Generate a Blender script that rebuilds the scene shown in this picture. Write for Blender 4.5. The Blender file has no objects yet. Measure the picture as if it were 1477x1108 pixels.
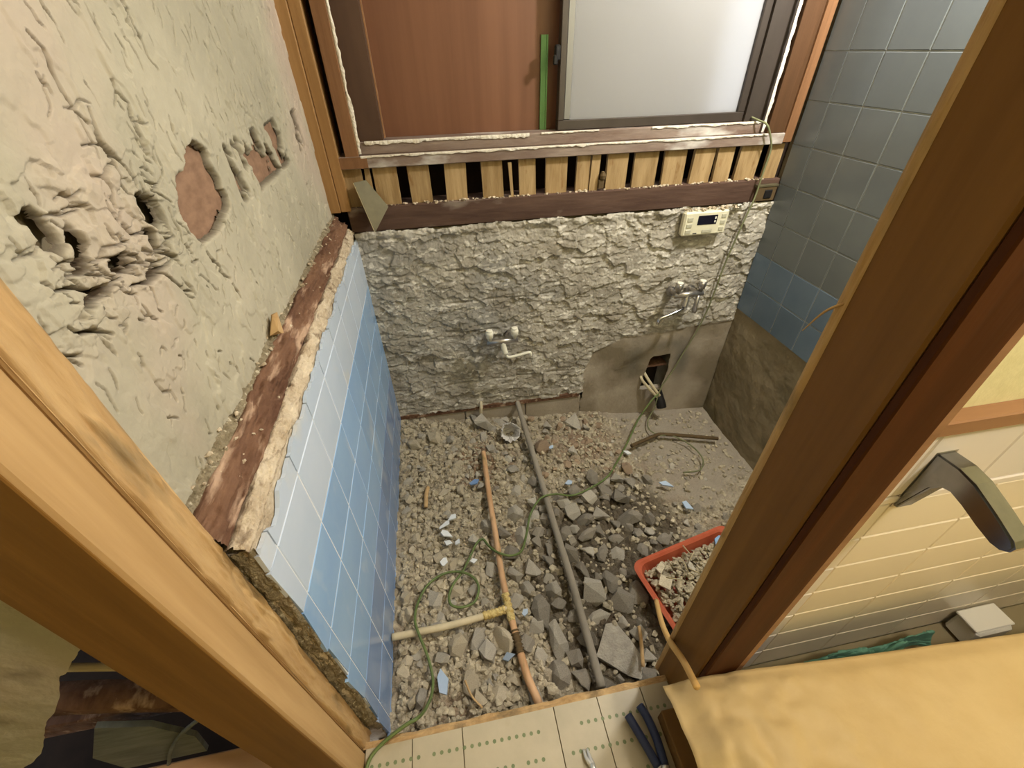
import bpy, bmesh, math, random
import numpy as np
from mathutils import Vector, Matrix

random.seed(7); rng = np.random.default_rng(11)
scn = bpy.context.scene
COL = scn.collection

# ------------------------------------------------------------------ camera
cam = bpy.data.cameras.new('camera'); co = bpy.data.objects.new('camera', cam); COL.objects.link(co)
cam.sensor_width = 36.0; cam.lens = 614.8/1477*36.0; cam.clip_start = 0.02
R0 = (0.98390368, -0.17760051, -0.01978906); R1 = (-0.12533571, -0.60690861, -0.78482667); R2 = (0.12737547, 0.77467413, -0.6193993)
co.matrix_world = Matrix(((R0[0], -R1[0], -R2[0], 0.281), (R0[1], -R1[1], -R2[1], -1.56), (R0[2], -R1[2], -R2[2], 1.5), (0, 0, 0, 1)))
scn.camera = co

# ------------------------------------------------------------------ world, lights, exposure
w = bpy.data.worlds.new('world'); scn.world = w; w.use_nodes = True
bgn = w.node_tree.nodes['Background']; bgn.inputs[0].default_value = (0.93, 0.95, 1.0, 1); bgn.inputs[1].default_value = 2.0
vs = scn.view_settings
vs.view_transform = 'Standard'; vs.look = 'None'; vs.gamma = 1.0; vs.use_curve_mapping = False; vs.exposure = 0.0

def lamp(name, loc, power, color, size):
    l = bpy.data.lights.new(name, 'POINT'); l.energy = power; l.color = color; l.shadow_soft_size = size
    o = bpy.data.objects.new(name, l); COL.objects.link(o); o.location = loc
    return o
lamp('bathroom_lamp_light', (1.50, -0.62, 2.00), 66, (1.0, 0.975, 0.94), 0.05)
lamp('washroom_lamp_light', (1.25, -1.85, 2.2), 42, (1.0, 0.92, 0.80), 0.08)

# ------------------------------------------------------------------ helpers
def srgb(c):
    out = []
    for v in c:
        v = v/255.0
        out.append(v/12.92 if v <= 0.04045 else ((v+0.055)/1.055)**2.4)
    return (*out, 1.0)

def M(name, c1, c2=None, scale=(6, 6, 6), rough=0.85, bump=0.0, bscale=80, metallic=0.0, spec=0.3, alt=None, alt2=None, alt3=None,
      ramp=(0.35, 0.65), rand=0.0, trans=None, stain=None):
    m = bpy.data.materials.new(name); m.use_nodes = True
    nt = m.node_tree; N = nt.nodes; L = nt.links
    b = N['Principled BSDF']
    b.inputs['Roughness'].default_value = rough; b.inputs['Metallic'].default_value = metallic
    b.inputs['Specular IOR Level'].default_value = spec
    tc = N.new('ShaderNodeTexCoord'); oi = N.new('ShaderNodeObjectInfo')
    mu = N.new('ShaderNodeMath'); mu.operation = 'MULTIPLY'; mu.inputs[1].default_value = 23.0
    L.new(oi.outputs['Random'], mu.inputs[0])
    ad = N.new('ShaderNodeVectorMath'); ad.operation = 'ADD'
    L.new(tc.outputs['Object'], ad.inputs[0]); L.new(mu.outputs[0], ad.inputs[1])
    mp = N.new('ShaderNodeMapping'); mp.inputs['Scale'].default_value = scale
    L.new(ad.outputs[0], mp.inputs['Vector'])
    nz = N.new('ShaderNodeTexNoise'); nz.inputs['Scale'].default_value = 1.0; nz.inputs['Detail'].default_value = 7; nz.inputs['Roughness'].default_value = 0.62
    L.new(mp.outputs[0], nz.inputs['Vector'])
    cr = N.new('ShaderNodeValToRGB')
    cr.color_ramp.elements[0].position = ramp[0]; cr.color_ramp.elements[1].position = ramp[1]
    cr.color_ramp.elements[0].color = srgb(c1); cr.color_ramp.elements[1].color = srgb(c2 or c1)
    L.new(nz.outputs['Fac'], cr.inputs['Fac'])
    out = cr.outputs['Color']
    def mixin(colour, facsock):
        nonlocal out
        mx = N.new('ShaderNodeMix'); mx.data_type = 'RGBA'
        L.new(facsock, mx.inputs[0]); L.new(out, mx.inputs[6]); mx.inputs[7].default_value = srgb(colour)
        out = mx.outputs[2]
    if stain:                                   # (colour, scale vector, low, high): patches with a shape of their own
        mp2 = N.new('ShaderNodeMapping'); mp2.inputs['Scale'].default_value = stain[1]; mp2.inputs['Location'].default_value = (3.1, 1.7, 5.3)
        L.new(ad.outputs[0], mp2.inputs['Vector'])
        n3 = N.new('ShaderNodeTexNoise'); n3.inputs['Scale'].default_value = 1.0; n3.inputs['Detail'].default_value = 5
        L.new(mp2.outputs[0], n3.inputs['Vector'])
        mr = N.new('ShaderNodeMapRange'); mr.inputs[1].default_value = stain[2]; mr.inputs[2].default_value = stain[3]
        L.new(n3.outputs['Fac'], mr.inputs[0]); mixin(stain[0], mr.outputs[0])
    for nm, colour in (('mask', alt), ('mask2', alt2), ('mask3', alt3)):
        if colour:
            at = N.new('ShaderNodeAttribute'); at.attribute_name = nm; mixin(colour, at.outputs['Fac'])
    if rand:
        hv = N.new('ShaderNodeHueSaturation')
        mr = N.new('ShaderNodeMapRange'); mr.inputs[3].default_value = 1-rand; mr.inputs[4].default_value = 1+rand
        L.new(oi.outputs['Random'], mr.inputs[0]); L.new(mr.outputs[0], hv.inputs['Value']); L.new(out, hv.inputs['Color'])
        out = hv.outputs['Color']
    L.new(out, b.inputs['Base Color'])
    if bump:
        nb = N.new('ShaderNodeTexNoise'); nb.inputs['Scale'].default_value = bscale; nb.inputs['Detail'].default_value = 6
        if scale[0] != scale[2]:
            mb = N.new('ShaderNodeMapping'); k = max(scale); mb.inputs['Scale'].default_value = tuple(s/k for s in scale)
            L.new(ad.outputs[0], mb.inputs['Vector']); L.new(mb.outputs[0], nb.inputs['Vector'])
        else:
            L.new(ad.outputs[0], nb.inputs['Vector'])
        bn = N.new('ShaderNodeBump'); bn.inputs['Strength'].default_value = bump; bn.inputs['Distance'].default_value = 0.01
        L.new(nb.outputs['Fac'], bn.inputs['Height']); L.new(bn.outputs[0], b.inputs['Normal'])
    if trans:
        tr = N.new('ShaderNodeBsdfTranslucent'); tr.inputs[0].default_value = srgb(trans)
        ms = N.new('ShaderNodeMixShader'); ms.inputs[0].default_value = 0.5
        L.new(b.outputs[0], ms.inputs[1]); L.new(tr.outputs[0], ms.inputs[2])
        L.new(ms.outputs[0], N['Material Output'].inputs['Surface'])
    return m

MAT = {
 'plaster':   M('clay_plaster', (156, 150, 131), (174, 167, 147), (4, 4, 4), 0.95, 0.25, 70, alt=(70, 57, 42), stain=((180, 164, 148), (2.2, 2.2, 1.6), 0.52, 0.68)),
 'brace':     M('brown_board', (120, 92, 72), (142, 112, 90), (8, 30, 60), 0.8, 0.15, 60),
 'mortar':    M('rough_mortar', (142, 135, 122), (180, 173, 159), (14, 14, 14), 0.95, 0.35, 110, alt=(222, 216, 204), alt2=(134, 124, 106), stain=((150, 146, 138), (3, 3, 3), 0.52, 0.66)),
 'mortar_cream': M('cream_mortar', (176, 158, 132), (214, 200, 176), (22, 22, 22), 0.95, 0.6, 160, stain=((120, 100, 78), (26, 26, 26), 0.58, 0.7)),
 'grit':      M('grey_grit', (120, 108, 84), (158, 146, 120), (60, 60, 60), 0.95, 0.8, 220, stain=((200, 190, 165), (90, 90, 90), 0.6, 0.68)),
 'old_timber': M('old_brown_timber', (84, 56, 40), (124, 92, 70), (30, 5, 30), 0.85, 0.5, 60, stain=((176, 148, 124), (40, 9, 40), 0.56, 0.68)),
 'concrete':  M('damp_concrete', (160, 148, 130), (180, 168, 150), (5, 5, 5), 0.9, 0.3, 60, alt=(96, 92, 82), stain=((124, 112, 92), (2.4, 2.4, 2.4), 0.5, 0.64)),
 'dark_concrete': M('stained_concrete', (122, 110, 86), (144, 130, 104), (5, 5, 5), 0.92, 0.3, 70, stain=((100, 92, 70), (4, 4, 4), 0.52, 0.66)),
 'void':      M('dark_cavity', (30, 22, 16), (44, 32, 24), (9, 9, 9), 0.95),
 'soil':      M('rubble_soil', (142, 131, 112), (192, 181, 158), (14, 14, 14), 0.97, 0.8, 150, alt=(150, 126, 104), alt2=(160, 150, 134), alt3=(84, 74, 60), stain=((138, 114, 92), (4, 4, 4), 0.55, 0.7)),
 'stone_grey': M('grey_concrete_chunk', (162, 155, 142), (194, 187, 172), (30, 30, 30), 0.93, 0.5, 180, rand=0.22),
 'stone_dark': M('dark_grey_chunk', (132, 125, 113), (160, 152, 138), (30, 30, 30), 0.93, 0.5, 180, rand=0.2),
 'stone_pale': M('pale_mortar_chunk', (178, 166, 142), (204, 192, 168), (30, 30, 30), 0.93, 0.5, 180, rand=0.15),
 'stone_brown': M('brown_chunk', (150, 128, 106), (174, 152, 126), (30, 30, 30), 0.93, 0.5, 180, rand=0.2),
 'gravel':    M('small_gravel', (128, 118, 98), (204, 192, 166), (38, 38, 38), 0.95, 0.3, 150, ramp=(0.3, 0.7)),
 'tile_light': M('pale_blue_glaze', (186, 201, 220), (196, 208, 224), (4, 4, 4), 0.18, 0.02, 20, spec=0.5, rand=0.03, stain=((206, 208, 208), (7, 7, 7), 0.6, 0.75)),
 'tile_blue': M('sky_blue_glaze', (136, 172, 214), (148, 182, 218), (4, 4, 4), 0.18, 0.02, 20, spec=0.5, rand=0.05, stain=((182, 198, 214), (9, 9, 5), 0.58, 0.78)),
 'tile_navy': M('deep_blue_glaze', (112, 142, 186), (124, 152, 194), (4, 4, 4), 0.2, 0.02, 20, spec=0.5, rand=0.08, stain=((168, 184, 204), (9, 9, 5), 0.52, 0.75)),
 'grout':     M('white_grout', (222, 224, 226), (206, 208, 210), (30, 30, 30), 0.8),
 'tile_grey': M('grey_glaze', (98, 103, 104), (105, 110, 110), (4, 4, 4), 0.22, 0.02, 20, spec=0.5, rand=0.03),
 'tile_slate': M('slate_blue_glaze', (92, 110, 128), (102, 119, 136), (4, 4, 4), 0.25, 0.02, 20, spec=0.5, rand=0.05),
 'grout_grey': M('grey_grout', (160, 162, 156), (146, 148, 142), (30, 30, 30), 0.8),
 'wood_post': M('planed_post_wood', (168, 134, 88), (192, 158, 110), (34, 34, 1.6), 0.55, 0.15, 60, spec=0.35, stain=((168, 132, 84), (9, 9, 0.9), 0.55, 0.7)),
 'wood_rough': M('mortar_stained_wood', (172, 138, 92), (198, 166, 118), (30, 30, 4), 0.85, 0.5, 70, stain=((140, 118, 84), (22, 22, 6), 0.54, 0.66)),
 'wood_brown': M('brown_stained_wood', (112, 77, 32), (128, 91, 42), (30, 30, 1.5), 0.5, 0.1, 60, spec=0.2),
 'wood_dark': M('dark_stained_casing', (66, 34, 10), (78, 42, 14), (30, 30, 1.5), 0.6, 0.1, 60, spec=0.12),
 'wood_trim': M('trim_wood', (140, 102, 70), (158, 118, 84), (2, 30, 30), 0.5, 0.05, 60),
 'wood_lath': M('lath_wood', (140, 113, 74), (172, 145, 104), (40, 40, 5), 0.8, 0.3, 60, rand=0.08, stain=((128, 92, 50), (28, 28, 12), 0.62, 0.72)),
 'wood_frame': M('window_frame_wood', (112, 78, 50), (134, 96, 64), (30, 30, 2), 0.65, 0.2, 60),
 'wood_umber': M('umber_post_wood', (70, 46, 24), (86, 58, 34), (30, 30, 2), 0.65, 0.2, 60),
 'wood_orange': M('orange_post_wood', (142, 106, 64), (164, 126, 80), (34, 34, 1.6), 0.6, 0.15, 60),
 'beam':      M('dirty_brown_beam', (70, 50, 40), (94, 72, 60), (3, 20, 20), 0.85, 0.3, 60, stain=((150, 138, 126), (5, 12, 12), 0.58, 0.76)),
 'sill_dirty': M('dusty_sill_paint', (112, 92, 80), (140, 124, 112), (5, 20, 20), 0.8, 0.3, 60, stain=((198, 192, 184), (6, 14, 14), 0.55, 0.72)),
 'white_edge': M('flaking_white_sealant', (214, 204, 186), (232, 226, 214), (30, 30, 30), 0.85, 0.6, 120, stain=((120, 96, 74), (40, 40, 40), 0.62, 0.7)),
 'panel':     M('brown_veneer_panel', (104, 68, 48), (118, 80, 58), (16, 16, 0.7), 0.45, 0.0, 60, spec=0.4),
 'jamb':      M('dark_window_jamb', (72, 52, 40), (86, 64, 50), (10, 10, 2), 0.5),
 'bronze':    M('bronze_aluminium', (66, 58, 52), (74, 66, 60), (10, 10, 2), 0.4, metallic=0.3, spec=0.5),
 'bronze_highlight': M('bronze_highlight_grey', (128, 126, 122), (140, 138, 134), (10, 10, 2), 0.4, metallic=0.4, spec=0.5),  # grey highlight of the bronze stile, painted as a paler colour
 'glass':     M('frosted_glass', (172, 170, 168), (178, 176, 174), (3, 3, 3), 0.35, 0.05, 300, spec=0.5, trans=(235, 238, 242)),
 'green_tape': M('green_tape', (96, 142, 88), (112, 158, 104), (3, 3, 3), 0.5),
 'black':     M('black_plastic', (24, 22, 22), (32, 30, 30), (10, 10, 10), 0.5),
 'beige_tile': M('cream_glaze', (236, 224, 200), (240, 229, 206), (4, 4, 4), 0.3, 0.0, 20, spec=0.5, rand=0.02),
 'beige_cap': M('ivory_cap_tile', (234, 226, 216), (238, 231, 222), (4, 4, 4), 0.28, 0.0, 20, spec=0.5, rand=0.02),
 'beige_grout': M('ivory_grout', (236, 222, 196), None, rough=0.8),
 'yellow_plaster': M('yellow_green_wallpaper', (222, 214, 164), (230, 222, 174), (60, 60, 60), 0.9, 0.1, 200),
 'floor_tile': M('cream_floor_tile', (174, 164, 140), (188, 177, 152), (8, 8, 8), 0.4, 0.0, 20, spec=0.4, rand=0.03, stain=((170, 156, 126), (10, 10, 10), 0.6, 0.75)),
 'floor_grout': M('dirty_floor_grout', (140, 128, 100), None, rough=0.9),
 'dot':       M('green_print', (112, 124, 88), (124, 134, 98), (40, 40, 40), 0.5),
 'paper':     M('kraft_paper', (206, 180, 130), (216, 192, 144), (6, 6, 6), 0.55, 0.25, 16, spec=0.35),
 'cardboard': M('brown_cardboard', (112, 82, 44), (126, 94, 54), (10, 10, 10), 0.85),
 'bracket':   M('brushed_chrome', (150, 152, 156), (136, 138, 142), (30, 30, 30), 0.22, metallic=1.0),
 'chrome':    M('polished_chrome', (200, 200, 204), None, rough=0.12, metallic=1.0),
 'chrome_dull': M('dull_chrome', (188, 184, 180), (160, 154, 148), (50, 50, 50), 0.3, metallic=0.85),
 'white_plastic': M('ivory_plastic', (226, 222, 204), (232, 228, 212), (10, 10, 10), 0.45),
 'remote':    M('cream_remote_plastic', (216, 210, 182), (224, 218, 192), (10, 10, 10), 0.4),
 'button':    M('grey_beige_button', (182, 178, 156), None, rough=0.5),
 'screen':    M('dark_display', (22, 20, 34), None, rough=0.12, spec=0.6),
 'cord':      M('green_cord', (86, 102, 56), (104, 120, 70), (20, 20, 20), 0.5),
 'cord_dull': M('dusty_green_cord', (104, 106, 74), (126, 128, 94), (20, 20, 20), 0.7),
 'copper':    M('orange_copper_pipe', (210, 170, 130), (186, 144, 104), (30, 8, 30), 0.55, metallic=0.0, stain=((150, 130, 84), (40, 12, 40), 0.55, 0.65)),
 'cream_pipe': M('cream_coated_pipe', (190, 176, 144), (206, 192, 160), (20, 20, 20), 0.7),
 'lagging':   M('torn_yellow_lagging', (190, 160, 92), (222, 202, 140), (60, 60, 60), 0.9, 0.8, 160),
 'grey_pipe': M('dusty_grey_pipe', (136, 128, 114), (156, 148, 134), (20, 4, 20), 0.75, 0.2, 80),
 'orange':    M('orange_red_plastic', (176, 84, 58), (188, 98, 70), (12, 12, 12), 0.5),
 'stick':     M('pale_stick_wood', (212, 170, 104), (224, 186, 124), (8, 8, 8), 0.65),
 'wood_chip': M('splinter_wood', (196, 164, 118), (176, 142, 96), (20, 20, 20), 0.8),
 'shard_white': M('white_shard_glaze', (218, 222, 224), (226, 230, 232), (10, 10, 10), 0.3, spec=0.5),
 'shard_blue': M('pale_blue_shard_glaze', (172, 192, 216), (184, 202, 224), (10, 10, 10), 0.3, spec=0.5),
 'foil':      M('crumpled_grey_white_foil', (220, 216, 208), (232, 228, 222), (30, 30, 30), 0.5, 0.4, 90),
 'metal_sheet': M('grey_olive_sheet_metal', (104, 97, 74), (90, 84, 64), (20, 20, 20), 0.5, metallic=0.3),
 'pale_edge': M('bright_cut_edge', (226, 216, 184), None, rough=0.5),
 'rusty_rod': M('rusty_dark_rod', (82, 66, 42), (98, 80, 54), (30, 30, 30), 0.85),
 'blue_grip': M('navy_rubber_grip', (52, 62, 96), (60, 70, 104), (10, 10, 10), 0.5),
 'tool_steel': M('bright_tool_steel', (222, 222, 216), None, rough=0.25, metallic=0.6),
 'teal':      M('teal_fabric', (92, 140, 122), (104, 152, 134), (30, 30, 30), 0.9),
 'slate_sheet': M('slate_grey_sheet', (86, 92, 90), (112, 118, 116), (12, 12, 40), 0.7, 0.4, 40),
 'pink_board': M('pink_beige_board', (188, 148, 110), (198, 160, 122), (3, 30, 30), 0.6),
 'bamboo':    M('bamboo_lath', (168, 152, 118), (184, 170, 138), (20, 20, 20), 0.7),
 'ceiling':   M('ceiling_board', (206, 198, 182), None, rough=0.9),
 'white_box': M('white_plastic_box', (226, 224, 216), None, rough=0.5),
}

def tagS(o): o['kind'] = 'structure'; return o
def tag(o, label, cat, group=None):
    o['label'] = label; o['category'] = cat
    if group: o['group'] = group
    return o

def ploc(p): return Vector(p['_l']) if p is not None and '_l' in p else (p.location.copy() if p is not None else Vector((0, 0, 0)))
WL = {}                                         # world location of every linked object
def link(o, loc, parent=None):
    COL.objects.link(o)
    loc = Vector(loc)
    WL[o.name] = loc
    if parent is not None:
        o.parent = parent; o.location = loc - WL[parent.name]
    else:
        o.location = loc
    return o
def mesh(name, verts, faces, mat, parent=None, origin=None, smooth=False, attrs=None):
    v = np.asarray(verts, dtype=float).reshape(-1, 3)
    if origin is None:
        origin = (0, 0, 0) if parent is None and False else ((v[:, 0].min()+v[:, 0].max())/2, (v[:, 1].min()+v[:, 1].max())/2, v[:, 2].min())
    me = bpy.data.meshes.new(name)
    me.from_pydata((v-np.array(origin)).tolist(), [], [list(map(int, f)) for f in faces])
    me.materials.append(MAT[mat])
    if smooth: me.polygons.foreach_set('use_smooth', [True]*len(me.polygons))
    for k, a in (attrs or {}).items():
        at = me.attributes.new(k, 'FLOAT', 'POINT'); at.data.foreach_set('value', np.asarray(a, dtype=np.float32).ravel())
    me.update()
    return link(bpy.data.objects.new(name, me), origin, parent)
def empty(name, loc):
    o = bpy.data.objects.new(name, None); o.empty_display_size = 0.05
    return link(o, loc)
def inst(name, me, loc, parent=None, rot=None, scale=None):
    o = bpy.data.objects.new(name, me); link(o, loc, parent)
    if rot: o.rotation_euler = rot
    if scale: o.scale = scale
    return o

def boxgeo(x0, x1, y0, y1, z0, z1, b=0.0):
    if b <= 0:
        v = [(x, y, z) for x in (x0, x1) for y in (y0, y1) for z in (z0, z1)]
        f = [(0, 1, 3, 2), (4, 6, 7, 5), (0, 4, 5, 1), (2, 3, 7, 6), (0, 2, 6, 4), (1, 5, 7, 3)]
        return v, f
    bm = bmesh.new(); bmesh.ops.create_cube(bm, size=1)
    for vv in bm.verts:
        vv.co = ((x0+x1)/2+vv.co.x*(x1-x0), (y0+y1)/2+vv.co.y*(y1-y0), (z0+z1)/2+vv.co.z*(z1-z0))
    bmesh.ops.bevel(bm, geom=bm.edges[:], offset=b, segments=1, affect='EDGES', profile=0.5)
    bm.verts.index_update()
    v = [tuple(vv.co) for vv in bm.verts]; f = [[q.index for q in ff.verts] for ff in bm.faces]; bm.free()
    return v, f
def box(name, x0, x1, y0, y1, z0, z1, mat, parent=None, b=0.0):
    v, f = boxgeo(x0, x1, y0, y1, z0, z1, b)
    return mesh(name, v, f, mat, parent)
def merge(*gs):
    V, Fc = [], []
    for v, f in gs:
        n = len(V); V += list(map(tuple, v)); Fc += [[i+n for i in q] for q in f]
    return V, Fc

def catmull(pts, n=6):
    P = [Vector(p) for p in pts]; P = [P[0]*2-P[1]]+P+[P[-1]*2-P[-2]]
    out = []
    for i in range(1, len(P)-2):
        for k in range(n):
            t = k/n
            out.append(0.5*((2*P[i])+(P[i+1]-P[i-1])*t+(2*P[i-1]-5*P[i]+4*P[i+1]-P[i+2])*t*t+(3*P[i]-P[i-1]-3*P[i+1]+P[i+2])*t**3))
    out.append(P[-2]); return out
def tubegeo(pts, r, seg=8, sub=6, spline=True, caps=True):
    P = catmull(pts, sub) if spline and len(pts) > 2 else [Vector(p) for p in pts]
    n = len(P); rr = r if callable(r) else (lambda t: r)
    V = []; up = Vector((0, 0, 1)); T0 = (P[1]-P[0]).normalized()
    if abs(T0.z) > 0.9: up = Vector((1, 0, 0))
    nn = (up-T0*up.dot(T0)).normalized()
    for i in range(n):
        T = (P[min(i+1, n-1)]-P[max(i-1, 0)]).normalized()
        nn = (nn-T*nn.dot(T)).normalized(); bb = T.cross(nn)
        for k in range(seg):
            a = 2*math.pi*k/seg
            V.append(tuple(P[i]+(nn*math.cos(a)+bb*math.sin(a))*rr(i/(n-1))))
    Fc = [[i*seg+k, i*seg+(k+1) % seg, (i+1)*seg+(k+1) % seg, (i+1)*seg+k] for i in range(n-1) for k in range(seg)]
    if caps: Fc += [list(range(seg))[::-1], [(n-1)*seg+k for k in range(seg)]]
    return V, Fc
def tube(name, pts, r, mat, parent=None, seg=8, sub=6, spline=True):
    v, f = tubegeo(pts, r, seg, sub, spline); return mesh(name, v, f, mat, parent, smooth=True)
def lathe(cx, cy, z0, prof, seg=14):
    V, Fc = [], []
    for (r, z) in prof:
        for k in range(seg):
            a = 2*math.pi*k/seg; V.append((cx+r*math.cos(a), cy+r*math.sin(a), z0+z))
    n2 = len(prof)
    Fc = [[i*seg+k, i*seg+(k+1) % seg, (i+1)*seg+(k+1) % seg, (i+1)*seg+k] for i in range(n2-1) for k in range(seg)]
    Fc += [list(range(seg))[::-1], [(n2-1)*seg+k for k in range(seg)]]
    return V, Fc
def prism(poly, axis, a, b):
    """poly of 2D points, extruded from a to b along axis 0/1/2"""
    n = len(poly)
    def at(p, q):
        return (q, p[0], p[1]) if axis == 0 else ((p[0], q, p[1]) if axis == 1 else (p[0], p[1], q))
    V = [at(p, a) for p in poly]+[at(p, b) for p in poly]
    Fc = [list(range(n))[::-1], [n+i for i in range(n)]]+[[i, (i+1) % n, n+(i+1) % n, n+i] for i in range(n)]
    return V, Fc

# ---- numpy noise
def _h(ix, iy, s):
    n = (ix.astype(np.int64)*374761393+iy.astype(np.int64)*668265263+s*974634777) & 0x7fffffff
    n = ((n ^ (n >> 13))*1274126177) & 0x7fffffff
    n = (n ^ (n >> 16))
    return (n & 0xffffff)/float(0xffffff)
def vn(x, y, s=0):
    ix = np.floor(x); iy = np.floor(y); fx = x-ix; fy = y-iy
    fx = fx*fx*(3-2*fx); fy = fy*fy*(3-2*fy)
    a = _h(ix, iy, s); b = _h(ix+1, iy, s); c = _h(ix, iy+1, s); d = _h(ix+1, iy+1, s)
    return (a*(1-fx)+b*fx)*(1-fy)+(c*(1-fx)+d*fx)*fy
def fbm(x, y, s=0, o=4):
    t = 0; a = 0.5
    for k in range(o):
        t = t+a*vn(x*2**k, y*2**k, s+k*17); a *= 0.5
    return t/(1-0.5**o)
def worley(x, y, s=0):
    ix = np.floor(x); iy = np.floor(y)
    f1 = np.full(x.shape, 9.0); f2 = np.full(x.shape, 9.0); cid = np.zeros(x.shape); dx1 = np.zeros(x.shape); dy1 = np.zeros(x.shape)
    for i in (-1, 0, 1):
        for j in (-1, 0, 1):
            cx = ix+i; cy = iy+j
            px = cx+_h(cx, cy, s); py = cy+_h(cx, cy, s+5)
            d = np.hypot(px-x, py-y)
            nf = d < f1
            f2 = np.where(nf, f1, np.minimum(f2, d))
            dx1 = np.where(nf, x-px, dx1); dy1 = np.where(nf, y-py, dy1); cid = np.where(nf, _h(cx, cy, s+9), cid)
            f1 = np.where(nf, d, f1)
    return f1, f2, cid, dx1, dy1
def sstep(a, b, x):
    t = np.clip((x-a)/(b-a), 0, 1); return t*t*(3-2*t)

def grid(name, P, keep, mat, parent=None, attrs=None, flip=False, smooth=True, origin=None):
    """P: (nv,nu,3) array of world points; keep: (nv-1,nu-1) bool"""
    nv, nu = P.shape[:2]
    idx = np.arange(nv*nu).reshape(nv, nu)
    q = np.stack([idx[:-1, :-1], idx[:-1, 1:], idx[1:, 1:], idx[1:, :-1]], -1)
    if flip: q = q[..., ::-1]
    q = q[keep] if keep is not None else q.reshape(-1, 4)
    used = np.unique(q); rm = np.full(nv*nu, -1); rm[used] = np.arange(len(used))
    v = P.reshape(-1, 3)[used]; q = rm[q]
    if origin is None: origin = ((v[:, 0].min()+v[:, 0].max())/2, (v[:, 1].min()+v[:, 1].max())/2, v[:, 2].min())
    me = bpy.data.meshes.new(name)
    me.vertices.add(len(v)); me.vertices.foreach_set('co', (v-np.array(origin)).astype(np.float32).ravel())
    me.loops.add(q.size); me.loops.foreach_set('vertex_index', q.astype(np.int32).ravel())
    me.polygons.add(len(q)); me.polygons.foreach_set('loop_start', (np.arange(len(q))*4).astype(np.int32))
    me.polygons.foreach_set('loop_total', np.full(len(q), 4, np.int32))
    me.materials.append(MAT[mat])
    me.update(calc_edges=True); me.validate()
    me.polygons.foreach_set('use_smooth', [smooth]*len(me.polygons))
    for k, a in (attrs or {}).items():
        at = me.attributes.new(k, 'FLOAT', 'POINT'); at.data.foreach_set('value', np.asarray(a, dtype=np.float32).ravel()[used])
    return link(bpy.data.objects.new(name, me), origin, parent)

def tile_mesh(name, wu, hv, t, mat, axis, sign):
    """glazed tile with chamfered face; local origin at the back of its centre. axis = normal axis"""
    c = 0.0018
    ring = lambda a, b, n: [(-a, -b, n), (a, -b, n), (a, b, n), (-a, b, n)]
    pts = ring(wu/2, hv/2, 0)+ring(wu/2, hv/2, t-c)+ring(wu/2-c, hv/2-c, t)
    Fc = [[8, 9, 10, 11]]
    for k in range(2):
        Fc += [[k*4+i, k*4+(i+1) % 4, k*4+4+(i+1) % 4, k*4+4+i] for i in range(4)]
    Fc.append([3, 2, 1, 0])
    if axis == 0:
        V = [(sign*n, -sign*(-u), v) for u, v, n in pts] if sign > 0 else [(-n, -u, v) for u, v, n in pts]
    elif axis == 1:
        V = [(u, -n, v) for u, v, n in pts]
    else:
        V = [(u, v, n) for u, v, n in pts]
    me = bpy.data.meshes.new(name); me.from_pydata(V, [], Fc); me.materials.append(MAT[mat]); me.update()
    return me

# ------------------------------------------------------------------ ground height
GX = [-0.2, 0, .15, .4, .9, 1.2, 1.6, 1.9]; GZ = [.12, .12, .09, .05, .0, -.04, -.075, -.08]
def g(x, y): return float(np.interp(x, GX, GZ))

# ================================================================== SETTING
# ---- bathroom ground
nx, ny = 420, 330
xs = np.linspace(-0.03, 1.64, nx); ys = np.linspace(-1.25, 0.03, ny)
X, Y = np.meshgrid(xs, ys)
base = np.interp(X, GX, GZ)
slab = sstep(1.0, 1.12, X+0.25*(fbm(X*5, Y*5, 3)-.5))*sstep(-0.62, -0.5, Y+0.3*(fbm(X*6, Y*6, 8)-.5))
f1, f2, cid, dx1, dy1 = worley(X*26, Y*26, 4)
lump = np.clip(f2-f1, 0, .5)*0.03+cid*0.014
lump2 = np.clip(worley(X*60, Y*60, 14)[1]-worley(X*60, Y*60, 14)[0], 0, .5)*0.012
Zg = base+(lump+lump2)*(1-0.88*slab)+0.02*(fbm(X*5, Y*5, 1)-.5)+0.004*fbm(X*60, Y*60, 2)-0.012
mound = np.exp(-(((X-.83)/.16)**2+((Y+.24)/.12)**2))
Zg = Zg+0.03*mound
dark_zone = sstep(1.15, .75, np.hypot((X-.80)/.36, (Y+.86)/.42)+.5*(fbm(X*9, Y*9, 77)-.5))  # darker elliptical patch in the soil colour, with a noisy edge
floor = tagS(grid('floor', np.stack([X, Y, Zg], -1), None, 'soil', attrs={'mask': np.clip(mound*1.1, 0, 1)*.8, 'mask2': slab*.85, 'mask3': dark_zone*(1-slab)*.85}))
def gz(x, y):
    i = int(np.clip((x-xs[0])/(xs[1]-xs[0]), 0, nx-1)); j = int(np.clip((y-ys[0])/(ys[1]-ys[0]), 0, ny-1))
    return float(Zg[j, i])

# ---- left wall
wall_left = tagS(box('wall_left', -0.20, -0.086, -1.215, 0.10, -0.15, 2.35, 'dark_concrete'))
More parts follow.
